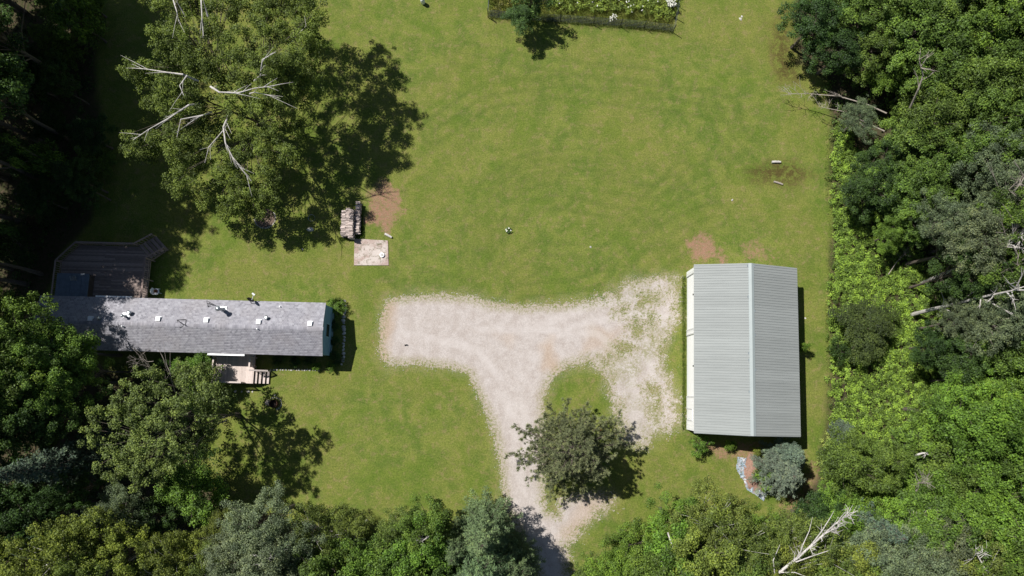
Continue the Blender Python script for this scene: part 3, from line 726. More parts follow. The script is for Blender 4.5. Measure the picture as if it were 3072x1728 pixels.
def back_deck():
    z = 1.0
    t = empty('back_deck', tuple(HO), R_(HA))
    tag(t, 'weathered brown back deck with railings and corner stairs behind the house', 'deck')
    A = [HL_(px, py, z + .95) for px, py in ((166, 780), (226, 722), (398, 734), (433, 772), (424, 892))]
    xw, xe = A[0].x, A[4].x; yN = (A[1].y + A[2].y) / 2; y0 = .0
    yW = A[0].y; xc1 = A[1].x; xc2 = A[2].x; yE = A[3].y
    y = y0 + .02; ylist = []
    while y + .14 < yN:
        ym = y + .07; a, b = xw, xe
        if ym > yW: a = xw + (xc1 - xw) * (ym - yW) / (yN - yW)
        if ym > yE: b = xe + (xc2 - xe) * (ym - yE) / (yN - yE)
        if b - a > 6: # two lengths butted
            j = a + (b - a) * (.45 if int(y * 7) % 2 else .58)
            board(t, a, j - .004, y, y + .138, z - .035, z, M['wood_old']); board(t, j + .004, b, y, y + .138, z - .035, z, M['wood_old'])
        else: board(t, a, b, y, y + .138, z - .035, z, M['wood_old'])
        y += .145
    MB().box(xw + .05, xe - .05, .1, .15, z - .3, z - .037).box(xw + .05, xe - .05, yW - .2, yW - .15, z - .3, z - .037).box(xe - .12, xe - .07, .15, yE - .1, z - .3, z - .037).build('joist', M['wood_rail'], t)
    h = .95
    railing(t, (xe - .05, .05, 0), (xe - .05, yE, 0), z, h, M['wood_rail'], .2, .18)
    railing(t, (xc2, yN, 0), (xc1, yN, 0), z, h, M['wood_rail'], .2)
    railing(t, (xc1, yN, 0), (xw, yW, 0), z, h, M['wood_rail'], .2)
    railing(t, (xw, yW, 0), (xw, .05, 0), z, h, M['wood_rail'], .2)
    # corner stairs
    a = Vector((xc2, yN, 0)); b = Vector((xe, yE, 0)); mid = (a + b) / 2; d = (b - a); L = d.length; ang = math.atan2(d.y, d.x)
    st = empty('stairs', (a.x, a.y, 0), ang, t)
    for i in range(5):
        zz = z - .18 * (i + 0.5); 
        for k in range(2): MB().box(.05, L - .05, .02 + i * .32 + k * .15, .02 + i * .32 + k * .15 + .14, zz - .035, zz).build('tread', M['wood_old'], st)
    for xx in (.0, L - .04):
        m = MB(); m.v = [(x, y, zz) for x in (xx, xx + .04) for (y, zz) in ((0, z - .2), (1.6, .05), (1.6, 0), (0, z - .5))]
        m.f = [(0, 1, 2, 3), (7, 6, 5, 4), (0, 4, 5, 1), (1, 5, 6, 2), (2, 6, 7, 3), (3, 7, 4, 0)]
        m.build('stringer', M['wood_rail'], st)
        m = MB(); m.v = [(x, y, zz) for x in (xx - .05, xx + .09) for (y, zz) in ((-.02, z + .92), (1.65, 1.0), (1.65, .96), (-.02, z + .88))]
        m.f = [(0, 1, 2, 3), (7, 6, 5, 4), (0, 4, 5, 1), (1, 5, 6, 2), (2, 6, 7, 3), (3, 7, 4, 0)]
        m.build('handrail', M['wood_rail'], st)
        MB().box(xx, xx + .08, 1.5, 1.58, 0, .98).build('post', M['wood_rail'], st)
        for i in range(6): MB().box(xx + .01, xx + .045, .15 + i * .24, .19 + i * .24, z - .3 - i * .12, z + .86 - i * .12).build('baluster', M['wood_rail'], st)
    # hot tub with cover
    c0 = HL_(174, 816, 1.9); c1 = HL_(262, 900, 1.9)
    tx0, tx1, ty0, ty1 = c0.x, c1.x - .05, .12, c0.y - .1
    tb = empty('hot_tub', tuple(hrot @ Vector(((tx0 + tx1) / 2, (ty0 + ty1) / 2, 0)) + HO + Vector((0, 0, z))), R_(HA))
    tag(tb, 'covered hot tub with slate blue lid on the back deck against the house', 'hot tub')
    w, l = (tx1 - tx0) / 2, (ty1 - ty0) / 2
    MB().box(-w + .06, w - .06, -l + .06, l - .06, 0.002, .86).build('cabinet', M['tubside'], tb)
    for s, (xa, xb) in enumerate(((-w, -.16), (-.15, w * .55), (w * .55 + .01, w))):
        MB().box(xa, xb, -l, l, .865, .98 - .012 * s).build('cover_panel', M['tub'], tb)
    br = MB(); 
    for xx in (-.12, .38): br.tube([(xx, l * .35, .98), (xx, l * .72, 1.25)], .025, 6)
    br.tube([(-.14, l * .72, 1.25), (.40, l * .72, 1.25)], .03, 6).box(-.1, .36, l * .38, l * .7, .985, 1.03)
    br.build('cover_lifter', M['galv'], tb)
    # white planter chair by the deck
    return t
back_deck()

def round_thing(name, label, cat, pos, parts, rz=0.0):
    t = empty(name, tuple(pos), rz); tag(t, label, cat)
    for nm, mb, mat in parts: mb.build(nm, mat, t)
    return t
# white tub with clay-coloured content beside the deck
def planter():
    p = S(474, 883, .35); t = empty('planter_chair', (p.x - .15, p.y + .25, 0), R_(20)); tag(t, 'white plastic chair holding a red potted plant between deck and lawn', 'chair')
    for x in (-.2, .2):
        for y in (-.2, .2): MB().tube([(x * 1.15, y * 1.15, 0), (x, y, .4)], [.025, .03], 6).build('leg', M['white'], t)
    MB().disc((0, 0), .27, .40, .44, 18, .30).build('seat', M['white'], t)
    m = MB(); n = 12
    for i in range(n + 1):
        a = math.pi * (.55 + .95 * i / n); m.v += [(.28 * math.cos(a), .28 * math.sin(a), .44), (.36 * math.cos(a), .36 * math.sin(a), .85), (.33 * math.cos(a), .33 * math.sin(a), .86), (.25 * math.cos(a), .25 * math.sin(a), .44)]
    for i in range(n):
        b = i * 4; m.f += [(b + j, b + 4 + j, b + 4 + (j + 1) % 4, b + (j + 1) % 4) for j in range(4)]
    m.f += [(0, 1, 2, 3), (n * 4 + 3, n * 4 + 2, n * 4 + 1, n * 4)]
    m.build('backrest', M['white'], t)
    q = empty('flower_pot', tuple(t.location + Vector((.03, .02, .445)))); tag(q, 'red pot of soil standing on the white plastic chair', 'pot')
    MB().disc((0, 0), .13, 0, .2, 16, .17).build('pot', M['red'], q)
    lv = Leaves(); lv.clump((0, 0, .25), .14, 60, .5, .08, .6, .6); o = inst('plant', lv.mesh('plant', M['leaf']), q); o.color = (.16, .10, .05, 1)
planter()

# ------------------------------------------------------------------ small things in the yard
def stone_mesh(seed, r=1.0, flat=.6):
    rr = np.random.default_rng(seed); n = 8; m = MB(); m.v.append((0, 0, r * flat * .9))
    for k, (h, w) in enumerate(((.55, .75), (.0, 1.0))):
        for i in range(n):
            a = 2 * math.pi * i / n; q = w * r * rr.uniform(.78, 1.12); m.v.append((q * math.cos(a), q * math.sin(a) * .8, h * r * flat * rr.uniform(.8, 1.2)))
    for i in range(n): m.f.append((0, 1 + i, 1 + (i + 1) % n)); m.f.append((1 + i, 1 + n + i, 1 + n + (i + 1) % n, 1 + (i + 1) % n))
    return m.mesh('stone', M['stone'], True)
STN = [stone_mesh(i) for i in range(6)]
def stones(parent, pts, r0, r1, z=0.0):
    for p in pts:
        r = random.uniform(r0, r1); inst('stone', random.choice(STN), parent, (p[0] - parent.location.x, p[1] - parent.location.y, z), (0, 0, random.uniform(0, 6)), (r, r * random.uniform(.8, 1.1), r * random.uniform(.8, 1.2)))
def polyline(pts, step, jit=.04):
    out = []; pts = [Vector((*p, 0)) for p in pts]
    for a, b in zip(pts[:-1], pts[1:]):
        n = max(1, int((b - a).length / step))
        for i in range(n):
            q = a.lerp(b, i / n); out.append((q.x + random.uniform(-jit, jit), q.y + random.uniform(-jit, jit)))
    return out
def S2(pts): return [tuple(S(a, b)[:2]) for a, b in pts]
def border(name, label, pts, step, r0, r1):
    q = polyline(S2(pts), step); t = empty(name, (q[0][0], q[0][1], 0)); tag(t, label, 'stone border'); stones(t, q, r0, r1); return t
border('stone_border', 'row of white stones edging the shaded bed east of the long house', [(1035, 902), (1036, 930), (1031, 960), (1032, 1000), (1031, 1040), (1030, 1080), (1018, 1105)], .3, .12, .24)
border('stone_border', 'thin line of pale stones along the grass south of the long house', [(812, 1109), (850, 1109), (890, 1110), (938, 1111), (965, 1112)], .24, .09, .14)
border('stone_border', 'short row of pale stones beyond the front porch railing', [(705, 1175), (725, 1176), (745, 1175), (770, 1172)], .32, .10, .2)
def bed():
    c = S(795, 655); t = empty('flower_bed', (c.x, c.y, 0)); tag(t, 'round mulch bed with a curved pale edging under the birch', 'flower bed')
    MB().disc((0, 0), .95, .004, .05, 28, .8).build('mulch', simple('mulch', (.20, .14, .11), (.11, .08, .06), 9, .95, bump=.6), t)
    q = [(c.x + 1.0 * math.cos(a), c.y + .95 * math.sin(a)) for a in np.linspace(math.pi * 1.05, math.pi * 2.2, 22)]
    stones(t, q, .07, .1)
bed()
def slab():
    q = [S(a, b) for a, b in ((1062, 796), (1166, 796), (1164, 722), (1064, 716))]; c = sum(q, Vector()) / 4
    t = empty('concrete_slab', (c.x, c.y, 0)); tag(t, 'stained square concrete slab on the lawn below the woodpile', 'slab')
    MB().poly([(p.x - c.x, p.y - c.y) for p in q], -.05, .06).build('slab', M['concrete'], t)
    p = S(1146, 765, .15); t = empty('bucket_lid', (p.x, p.y, .061)); tag(t, 'round white tub lying open on the concrete slab', 'bucket')
    m = MB(); m.disc((0, 0), .20, 0, .16, 20, .22)
    m.build('bucket', M['white'], t); MB().disc((.03, -.01), .13, .161, .175, 16).build('lid', simple('grey lid', (.45, .44, .42), None, 4, .7), t)
slab()
LOGM = []
def log_mesh(seed):
    rr = np.random.default_rng(seed); m = MB(); n = 5 if seed % 2 else 6; L = .42
    for x in (-L / 2, L / 2):
        for k in range(n):
            a = 2 * math.pi * k / n + .3; r = rr.uniform(.8, 1.15); m.v.append((x + rr.uniform(-.01, .01), r * math.cos(a), r * math.sin(a)))
    m.f = [tuple(reversed(range(n))), tuple(range(n, 2 * n))] + [(k, (k + 1) % n, (k + 1) % n + n, k + n) for k in range(n)]
    return m.mesh('log', M['log'])
LOGM = [log_mesh(i) for i in range(8)]
def woodpile():
    p = S(1022, 712); t = empty('woodpile', (p.x, p.y, 0)); tag(t, 'stack of bleached split firewood in two rows on the lawn', 'woodpile')
    def row(xpx, y0px, y1px, hgt, zs=.105):
        x = S(xpx, 660, hgt).x; ya = S(xpx, y1px, hgt).y; yb = S(xpx, y0px, hgt).y
        nz = int(hgt / zs); 
        for k in range(nz):
            y = ya + .06 * (k % 2)
            while y < yb - .03:
                r = random.uniform(.045, .08)
                if k > nz - 3 and random.random() < (.22 if k == nz - 1 else .05): y += r * 2; continue
                inst('log', random.choice(LOGM), t, (x - p.x + random.uniform(-.05, .05), y - p.y + r, zs * (k + .5)), (random.uniform(0, 6), random.uniform(-.06, .06), random.uniform(-.09, .09)), (random.uniform(.85, 1.1), r, r * .95))
                y += r * 1.85
    row(1029, 628, 706, 1.15); row(1042.5, 624, 706, 1.12); row(1052, 628, 712, 1.2)
    row(1072, 606, 700, .75)
woodpile()
def yard_log(px, py, ang, L, r, label, mat='birch'):
    p = S(px, py, r); t = empty('log', (p.x, p.y, 0), R_(ang)); tag(t, label, 'log')
    MB().tube([(-L / 2, 0, r), (-L * .1, .02, r * 1.05), (L / 2, 0, r)], [r, r * 1.05, r * .85], 10).build('trunk_piece', M[mat], t)
    MB().tube([(L * .1, 0, r), (L * .25, .12, r * 1.8)], [r * .3, r * .2], 6).build('branch_stub', M[mat], t)
yard_log(1165, 707, -28, .75, .11, 'short white birch log lying above the concrete slab')
yard_log(2329, 486, 0, .85, .12, 'white birch log lying on the lawn near the right wood edge')
yard_log(2335, 549, -18, .9, .09, 'pinkish grey log lying just below the white birch log', 'dead')
def stone_single(px, py, r, label, cat='stone', mat=None):
    p = S(px, py); t = empty('stone', (p.x, p.y, 0)); tag(t, label, cat)
    stones(t, [(p.x, p.y)], r, r, 0.0)
stone_single(907, 748, .12, 'small white stone alone on the lawn above the long roof')
stone_single(931, 688, .34, 'grey rock on the lawn in the birch shadow left of the woodpile')
stone_single(2197, 600, .13, 'small white stone on the lawn above the barn')
stone_single(1772, 741, .12, 'small beige stone in the grass right of the flower clump')
stone_single(2226, 50, .14, 'pale flat stone on the lawn at the top right, beside a larger one')
stone_single(2222, 57, .2, 'larger pale stone on the lawn at the top right')
stone_single(2416, 955, .1, 'small pale stone in the grass right of the barn')
def drum():
    p = S(822, 1211, .25); t = empty('fire_drum', (p.x, p.y, 0)); tag(t, 'rusty open burn drum with a grey stump beside it on the lawn', 'fire pit')
    m = MB(); n = 22
    for (r, z) in ((.36, 0), (.37, .55), (.33, .55), (.32, .1)):
        for k in range(n): m.v.append((r * math.cos(2 * math.pi * k / n), r * math.sin(2 * math.pi * k / n), z))
    for j in range(3):
        for k in range(n): m.f.append((j * n + k, j * n + (k + 1) % n, (j + 1) * n + (k + 1) % n, (j + 1) * n + k))
    m.build('drum', M['rust'], t); MB().disc((0, 0), .318, .08, .16, 20).build('ash_bed', M['ash'], t)
    MB().tube([(-.62, .08, 0), (-.58, .08, .22), (-.56, .06, .42)], [.3, .24, .2], 9).build('stump', M['dead'], t)
    q = [(p.x + .6 * math.cos(a), p.y + .55 * math.sin(a)) for a in np.linspace(-1.2, 2.2, 12)]
    stones(t, q, .06, .1)
    stones(t, [(p.x - .05, p.y + .75)], .1, .1)
drum()
def cap():
    p = S(1218, 1036); t = empty('cut_pipe', (p.x, p.y, .008)); tag(t, 'small black plastic pipe stub on the pale gravel', 'pipe')
    MB().tube([(-.12, 0, .06), (.12, .05, .06)], .06, 10).build('pipe', M['blacktop'], t); MB().tube([(.1, .04, .06), (.1, .04, .16)], .05, 10).build('elbow', M['blacktop'], t)
cap()
def tank():
    p = S(1268, 2, .5); t = empty('propane_tank', (p.x, p.y, 0)); tag(t, 'small white gas cylinder standing on the lawn at the top edge', 'gas cylinder')
    MB().tube([(0, 0, .05), (0, 0, .12), (0, 0, .75), (0, 0, .88), (0, 0, .94)], [.16, .21, .21, .14, .05], 18).build('cylinder', M['white'], t, True)
    MB().disc((0, 0), .17, 0, .06, 18).build('foot_ring', M['dark'], t); MB().disc((0, 0), .05, .94, 1.05, 10).build('valve', M['galv'], t)
tank()
def hoop():
    p = S(935, 654); t = empty('hoop', (p.x, p.y, 0)); tag(t, 'thin wire hoop lying in the grass in the birch shadow', 'hoop')
    MB().tube([(.32 * math.cos(a), .32 * math.sin(a), .03) for a in np.linspace(0, 6.283, 25)], .018, 5, False).build('ring', M['galv'], t)
hoop()

# torn plastic sheet and rubble in the bed south of the barn
def sheet():
    pts = [(2225, 1372), (2222, 1400), (2236, 1430), (2246, 1455), (2262, 1472), (2296, 1490)]
    c = S(2245, 1430); t = empty('plastic_sheet', (c.x, c.y, 0)); tag(t, 'torn blue and white plastic sheet lying along the soil bed', 'plastic sheet')
    q = [S(a, b) - c for a, b in pts]; V = []; F = []; n = 60; w = 14
    for i in range(n + 1):
        f = i / n * (len(q) - 1); k = min(int(f), len(q) - 2); p = q[k].lerp(q[k + 1], f - k); d = (q[k + 1] - q[k]).normalized(); s = Vector((-d.y, d.x, 0))
        wd = .38 + .25 * VA.f(np.array(i * .18), np.array(3.3)) * 2
        for j in range(w + 1):
            u = (j / w - .5) * 2; x = p + s * u * wd
            V.append((x.x, x.y, .03 + .16 * abs(float(VB.f(np.array(x.x * 4 + 50), np.array(x.y * 4 + 50), 3))) * 2 + .03 * random.random()))
    for i in range(n):
        for j in range(w): F.append((i * (w + 1) + j, i * (w + 1) + j + 1, (i + 1) * (w + 1) + j + 1, (i + 1) * (w + 1) + j))
    F = [f for f in F if random.random() > .12]
    tm = NT('faded blue plastic'); pp = tm.obj()
    cc = tm.mix(tm.ramp(tm.noise(3.0, 4, .6, pp, .5), .42, .56), (.38, .39, .42), (.26, .34, .40)); cc = tm.mix(tm.ramp(tm.noise(7, 4, .7, pp), .55, .66), cc, (.20, .15, .12))
    inst('sheet', raw_mesh('sheet', V, F4=F, mat=tm.pbr(cc, .4, 0, None, .5)), t)
    q = S(2262, 1420); t2 = empty('soil_bed', (q.x, q.y, 0)); tag(t2, 'heap of red soil and twigs beside the torn plastic sheet', 'soil heap')
    X_, Y_ = np.meshgrid(np.linspace(-1.1, 1.1, 26), np.linspace(-1.9, 1.7, 36)); rr_ = np.sqrt((X_ / 1.1) ** 2 + (Y_ / 1.8) ** 2)
    Z_ = np.clip(.28 * (1 - rr_ ** 2), -.05, 1) + .10 * VB.f(X_ * 3 + 9, Y_ * 3) * (rr_ < 1) - .0
    ix = np.arange(X_.size).reshape(X_.shape); cmask = (rr_[:-1, :-1] + .25 * VA.f(X_[:-1, :-1] * 3, Y_[:-1, :-1] * 3)) < .97
    F2 = np.stack([ix[:-1, :-1][cmask], ix[:-1, 1:][cmask], ix[1:, 1:][cmask], ix[1:, :-1][cmask]], 1)
    inst('soil', raw_mesh('soil', np.stack([X_.ravel(), Y_.ravel(), Z_.ravel()], 1), F4=F2, mat=simple('red soil', (.33, .20, .15), (.22, .13, .10), 7, .95, bump=.8)), t2)
    m = MB()
    for i in range(46):
        x, y = random.uniform(-.9, .9), random.uniform(-1.5, 1.4); a = random.uniform(0, 3.14); l = random.uniform(.1, .35)
        m.tube([(x, y, .2), (x + l * math.cos(a), y + l * math.sin(a), .26)], .012, 4)
    m.build('twigs', M['dead'], t2)['kind'] = 'stuff'
sheet()

# ------------------------------------------------------------------ GARDEN PLOT with post-and-wire fence
def garden():
    line = [(1464, 52), (1560, 60), (1680, 67), (1780, 74), (1860, 80), (1930, 86), (2018, 97)]
    t = empty('garden_fence', tuple(S(1464, 52))); tag(t, 'thin post and wire fence round the garden plot at the top', 'fence')
    o = t.location
    side = [(2018, 97), (2026, 55), (2031, 17), (2038, -30), (2046, -80)]; side2 = [(1464, 52), (1467, 10), (1466, -40), (1464, -90)]
    pm = MB().box(-.025, .025, -.025, .025, -.1, 1.55).box(-.05, .05, -.008, .008, .2, .26).mesh('post', M['dark'])
    wires = MB()
    for ln in (line, side, side2):
        w = [S(a, b) - o for a, b in ln]
        for q in w: inst('post', pm, t, tuple(q), (random.uniform(-.05, .05), random.uniform(-.05, .05), random.uniform(0, 1)))
        for a, b in zip(w[:-1], w[1:]):
            for h in (.15, .4, .65, .9, 1.15, 1.38): wires.tube([a + Vector((0, 0, h)), (a + b) / 2 + Vector((0, 0, h - .02)), b + Vector((0, 0, h))], .006, 3, False)
            n = int((b - a).length / .3)
            for i in range(n): p = a.lerp(b, i / n); wires.tube([p + Vector((0, 0, .1)), p + Vector((0, 0, 1.38))], .004, 3, False)
    wires.build('wire_mesh', M['galv'], t)['kind'] = 'stuff'
    poly = S2([(1466, 48), (1680, 62), (1860, 76), (2014, 92), (2030, 0), (2048, -90), (1466, -90)])
    return poly
gpoly = garden()
def sample_poly(poly, n, r=None):
    r = r or rng; p = np.array(poly); lo, hi = p.min(0), p.max(0); out = []
    while len(out) < n:
        q = r.uniform(lo, hi, (n * 3, 2)); s = sdf(poly, q[:, 0], q[:, 1]); out += list(q[s > 0])
    return np.array(out[:n])
def plants(name, label, cat, poly, n, r, hgt, nl, size, color, tint=(.2, .8), asp=.6, up=.7, zoff=0.0, flat=.7):
    q = sample_poly(poly, n) + rng.normal(size=(n, 2)) * .22; lv = Leaves()
    for x, y in q:
        nz = float(VA.f(np.array(x * .35), np.array(y * .35), 3)) + .5
        z = hgt * rng.uniform(.35, 1.0) * (.5 + nz) + zoff; rr = r * rng.uniform(.6, 1.3)
        lv.clump((x, y, z * .75), rr, nl, flat, size, up, rng.uniform(*tint), asp)
    o = inst(name, lv.mesh(name, M['leaf'])); o.color = (*color, 1); tag(o, label, cat, kind='stuff'); return o
def blades(name, label, poly, n, h, color, w=.03, lean=.35):
    q = sample_poly(poly, n); D = unit(np.concatenate([rng.normal(size=(n, 2)) * lean, np.ones((n, 1))], 1)); L = h * rng.uniform(.5, 1.2, n)
    C = np.concatenate([q, np.zeros((n, 1))], 1) + D * (L / 2)[:, None]; N = unit(np.cross(D, rng.normal(size=(n, 3))))
    lv = Leaves(); lv.add(C, N, L, np.full(n, w), np.clip(rng.normal(.5, .25, n), 0, 1), D)
    o = inst(name, lv.mesh(name, M['leaf'])); o.color = (*color, 1); tag(o, label, 'grass', kind='stuff'); return o
blades('tall_grass', 'uncut tall grass inside the fenced garden plot', gpoly, 22000, .6, (.17, .19, .05))
strip = S2([(1466, 56), (1680, 70), (1860, 84), (2018, 100), (2016, 84), (1860, 66), (1680, 52), (1466, 38)])
blades('fence_grass', 'dark grass growing up against the garden fence', strip, 6000, .38, (.14, .17, .06))
plants('garden_plants', 'leafy lime green crop rows inside the fenced garden', 'plants', S2([(1650, -90), (2040, -90), (2022, 50), (1960, 55), (1880, 40), (1740, 34), (1640, 28)]), 700, .3, .7, 30, .14, (.23, .31, .06))
plants('garden_plants', 'yellowing plants in the left corner of the fenced garden', 'plants', S2([(1475, -90), (1560, -90), (1540, 36), (1475, 38)]), 120, .25, .5, 22, .13, (.20, .20, .05))
def flowers(poly, n, zr, label):
    q = sample_poly(poly, n); lv = Leaves()
    for x, y in q: lv.clump((x, y, rng.uniform(*zr)), .07, 5, .3, .08, 1.5, .5, .9)
    o = inst('white_flowers', lv.mesh('white_flowers', M['petal'])); tag(o, label, 'flowers', kind='stuff')
flowers(S2([(1990, -10), (2020, -10), (2024, 30), (2004, 36), (1990, 15)]), 170, (.7, 1.1), 'dense patch of white blossoms in the garden corner')
flowers(S2([(1650, -40), (2000, -40), (1990, 45), (1900, 50), (1750, 22), (1650, 30)]), 70, (.6, 1.0), 'white blossoms scattered over the garden crop')
flowers(S2([(1828, 50), (1848, 50), (1848, 70), (1828, 70)]), 24, (.4, .7), 'few white blossoms by the garden fence')
# little flower clump alone on the lawn
p = S(1525, 692); lv = Leaves()
for k in range(7):
    a = k * .9; lv.clump((.22 * math.cos(a) * (k > 0), .2 * math.sin(a) * (k > 0), .18), .12, 26, .6, .12, .6, .6)
t = empty('flower_clump', tuple(p)); tag(t, 'small leafy clump with white flowers alone mid lawn', 'plant')
o = inst('leaves', lv.mesh('leaves', M['leaf']), t); o.color = (.10, .17, .06, 1)
lv = Leaves(); [lv.clump((random.uniform(-.25, .25), random.uniform(-.22, .22), .32), .07, 7, .3, .09, 1.5, .5, .9) for _ in range(12)]
lv.C = lv.C[:5]; lv.N = lv.N[:5]; lv.L = lv.L[:5]; lv.W = lv.W[:5]; lv.T = lv.T[:5]; lv.D = lv.D[:5]
inst('blossoms', lv.mesh('blossoms', M['petal']), t)

# ------------------------------------------------------------------ TREES
LIMBS = {}
def limbs(mb, base, top, tips, r0, bend=.25, sides=6, start=.25):
    base = Vector(base); top = Vector(top); n = 7; ax = []
    for i in range(n):
        f = i / (n - 1); p = base.lerp(top, f) + Vector((random.uniform(-1, 1), random.uniform(-1, 1), 0)) * r0 * .7 * (0 < i < n - 1); ax.append(p)
    mb.tube(ax, [r0 * (1.25 if i == 0 else 1) * (1 - .8 * i / (n - 1)) for i in range(n)], 8)
    for tp in tips:
        tp = Vector(tp); f = min(max((tp.z - base.z) / max(top.z - base.z, .1) - random.uniform(.12, .3), start), .92)
        k = f * (n - 1); i = min(int(k), n - 2); s = ax[i].lerp(ax[i + 1], k - i); d = tp - s
        m1 = s + d * .35 + Vector((0, 0, d.length * bend * .3)); m2 = s + d * .7 + Vector((random.uniform(-.1, .1), random.uniform(-.1, .1), .12)) * d.length * .5
        r = max(.02, r0 * (1 - .8 * f) * .42)
        mb.tube([s, m1, m2, tp], [r, r * .72, r * .45, .012], 5)

PROTO = {}
def proto_broad(key, R, hz, hc, ncl, rc, nl, size, asp=.62, bark='bark', gap=.0, up=.7, flat=.65):
    r = np.random.default_rng(abs(hash(key)) % 1 + sum(map(ord, key)) * 7); lv = Leaves(); tips = []
    ph = r.uniform(0, 6.28, 6)
    for i in range(ncl):
        while True:
            d = r.normal(size=3); d /= np.linalg.norm(d)
            if d[2] > -.45: break
        az = math.atan2(d[1], d[0]); lobe = 1 + .24 * math.sin(3 * az + ph[0] + 2 * d[2]) + .13 * math.sin(5 * az + ph[1]) + .10 * math.sin(2 * az + ph[2]) + .12 * math.sin(6 * d[2] + ph[3])
        rad = lobe * (r.uniform(.35, 1.0) ** .6)
        c = np.array([d[0] * R, d[1] * R, hz + d[2] * hc]) * np.array([rad, rad, 1]) 
        c[2] = hz + d[2] * hc * rad
        rr = rc * r.uniform(.6, 1.3)
        lv.clump(c, rr, int(nl * (rr / rc) ** 2), flat, size, up, r.uniform(.25, .75), asp)
        tips.append(c - np.array([0, 0, rr * .3]))
    mb = MB(); limbs(mb, (0, 0, -.1), (R * .1, R * .05, hz + hc * .65), [tips[i] for i in r.choice(len(tips), min(len(tips), 46), replace=False)], .06 + hz * .016)
    PROTO[key] = (lv.mesh('crown', M['leaf']), mb.mesh('trunk', M[bark]), R, hz)
proto_broad('ba', 2.6, 6.0, 2.8, 105, .55, 170, .150, flat=.5)
proto_broad('bb', 2.6, 6.0, 3.0, 115, .50, 150, .145, flat=.5)
proto_broad('bc', 3.0, 7.0, 3.2, 130, .58, 170, .165, flat=.5)
proto_broad('bd', 2.4, 5.0, 2.4, 85, .60, 190, .150, flat=.5)
proto_broad('be', 3.0, 8.0, 3.6, 90, .55, 140, .160, flat=.5)
proto_broad('shrub', 1.2, 1.1, 1.0, 42, .34, 80, .12)
proto_broad('shrubb', 1.2, 1.0, .9, 34, .38, 80, .13)
proto_broad('pa', 2.8, 9.0, 3.6, 260, .40, 110, .11, .7, 'bark', up=.5)
proto_broad('pb', 2.8, 9.0, 3.4, 230, .42, 110, .11, .7, 'dead', up=.5)
proto_broad('birch', 2.7, 8.0, 3.6, 210, .42, 100, .12, .7, 'birch', up=.5)
def proto_conifer(key, R, H, whorls, per, nsp, size, asp, bark='bark', droop=.15, rise=.1, width=.4):
    r = np.random.default_rng(sum(map(ord, key))); lv = Leaves(); mb = MB()
    mb.tube([(0, 0, -.1), (0, 0, H * .5), (0, 0, H)], [.05 + H * .012, .03 + H * .007, .02], 7)
    for w in range(whorls):
        f = (w + r.uniform(-.2, .2)) / whorls; z = H * (.10 + .88 * f); rad = R * (1 - f) ** .75 * r.uniform(.85, 1.1) + .12
        a0 = r.uniform(0, 6.28)
        for k in range(per):
            a = a0 + 2 * math.pi * k / per + r.uniform(-.25, .25); L = rad * r.uniform(.75, 1.15)
            s = Vector((0, 0, z)); e = Vector((L * math.cos(a), L * math.sin(a), z + L * (rise - droop)))
            mb.tube([s, s.lerp(e, .5) + Vector((0, 0, L * .05)), e], [.03, .02, .008], 4, False)
            lv.spray(s + (e - s) * .15, e, int(nsp * (L / R) ** 1.3) + 8, width * L / R + .12, size, asp, r.uniform(.3, .7), 1.0, .06)
    PROTO[key] = (lv.mesh('crown', M['needle']), mb.mesh('trunk', M[bark]), R, H * .5)
proto_conifer('spruce', 2.3, 8.0, 26, 9, 120, .17, .45, width=.5)
proto_conifer('spruceb', 2.1, 9.0, 26, 8, 110, .16, .45, width=.45)
proto_conifer('wpine', 3.2, 10.5, 22, 8, 190, .26, .22, droop=-.12, rise=.22, width=.62)
CNT = {}
def tree(kind, x, y, zc, R, color, label, group, cat='tree', name=None, rz=None):
    cm_, tm_, R0, hz = PROTO[kind]; p = P(x, y, zc)
    nm = name or {'s': 'spruce_tree', 'w': 'pine_tree'}.get(kind[0], 'broadleaf_tree')
    if kind.startswith('shrub'): nm = name or 'shrub'
    if kind == 'birch': nm = 'birch_tree'
    if kind[0] == 'p': nm = 'poplar_tree'
    t = empty(nm, (p.x, p.y, 0), random.uniform(0, 6.28) if rz is None else rz); t.scale = (R / R0, R / R0 * random.uniform(.92, 1.08), zc / hz)
    tag(t, label, cat, group)
    c = inst('crown', cm_, t); v = random.uniform(.85, 1.15); c.color = (color[0] * v * random.uniform(.93, 1.07), color[1] * v, color[2] * v, 1)
    inst('trunk', tm_, t)
    return t
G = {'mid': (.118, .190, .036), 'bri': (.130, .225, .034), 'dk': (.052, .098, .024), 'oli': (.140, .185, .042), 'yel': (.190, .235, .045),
     'gry': (.145, .185, .100), 'blu': (.100, .145, .100), 'pin': (.120, .180, .085), 'dgr': (.065, .095, .05), 'lim': (.225, .345, .060), 'sil': (.160, .208, .118)}
def bulk(zone, rows, group, kinds=('ba', 'bb', 'bc')):
    for (x, y, z, R, g) in rows:
        if g == 'gry': k, d = random.choice(('pa', 'pb')), 'grey-green poplar'
        elif g == 'sil': k, d = random.choice(('pa', 'pb')), 'silvery poplar'
        elif g == 'blu': k, d = random.choice(('spruce', 'spruceb')), 'blue-green spruce'
        elif g == 'pin': k, d = 'wpine', 'soft green pine'
        elif g == 'oli': k, d = 'birch', 'olive green birch'
        elif g == 'yel': k, d = random.choice(('be', 'birch')), 'yellow-green loose tree'
        elif g == 'dk': k, d = random.choice(kinds), 'dark green broadleaf tree'
        elif g == 'bri': k, d = random.choice(('bd', 'ba', 'be')), 'bright green broadleaf tree'
        else: k, d = random.choice(kinds), 'mid green broadleaf tree'
        tree(k, x, y, z, R, G[g], f'{d} {zone}', f'{d} {zone}')

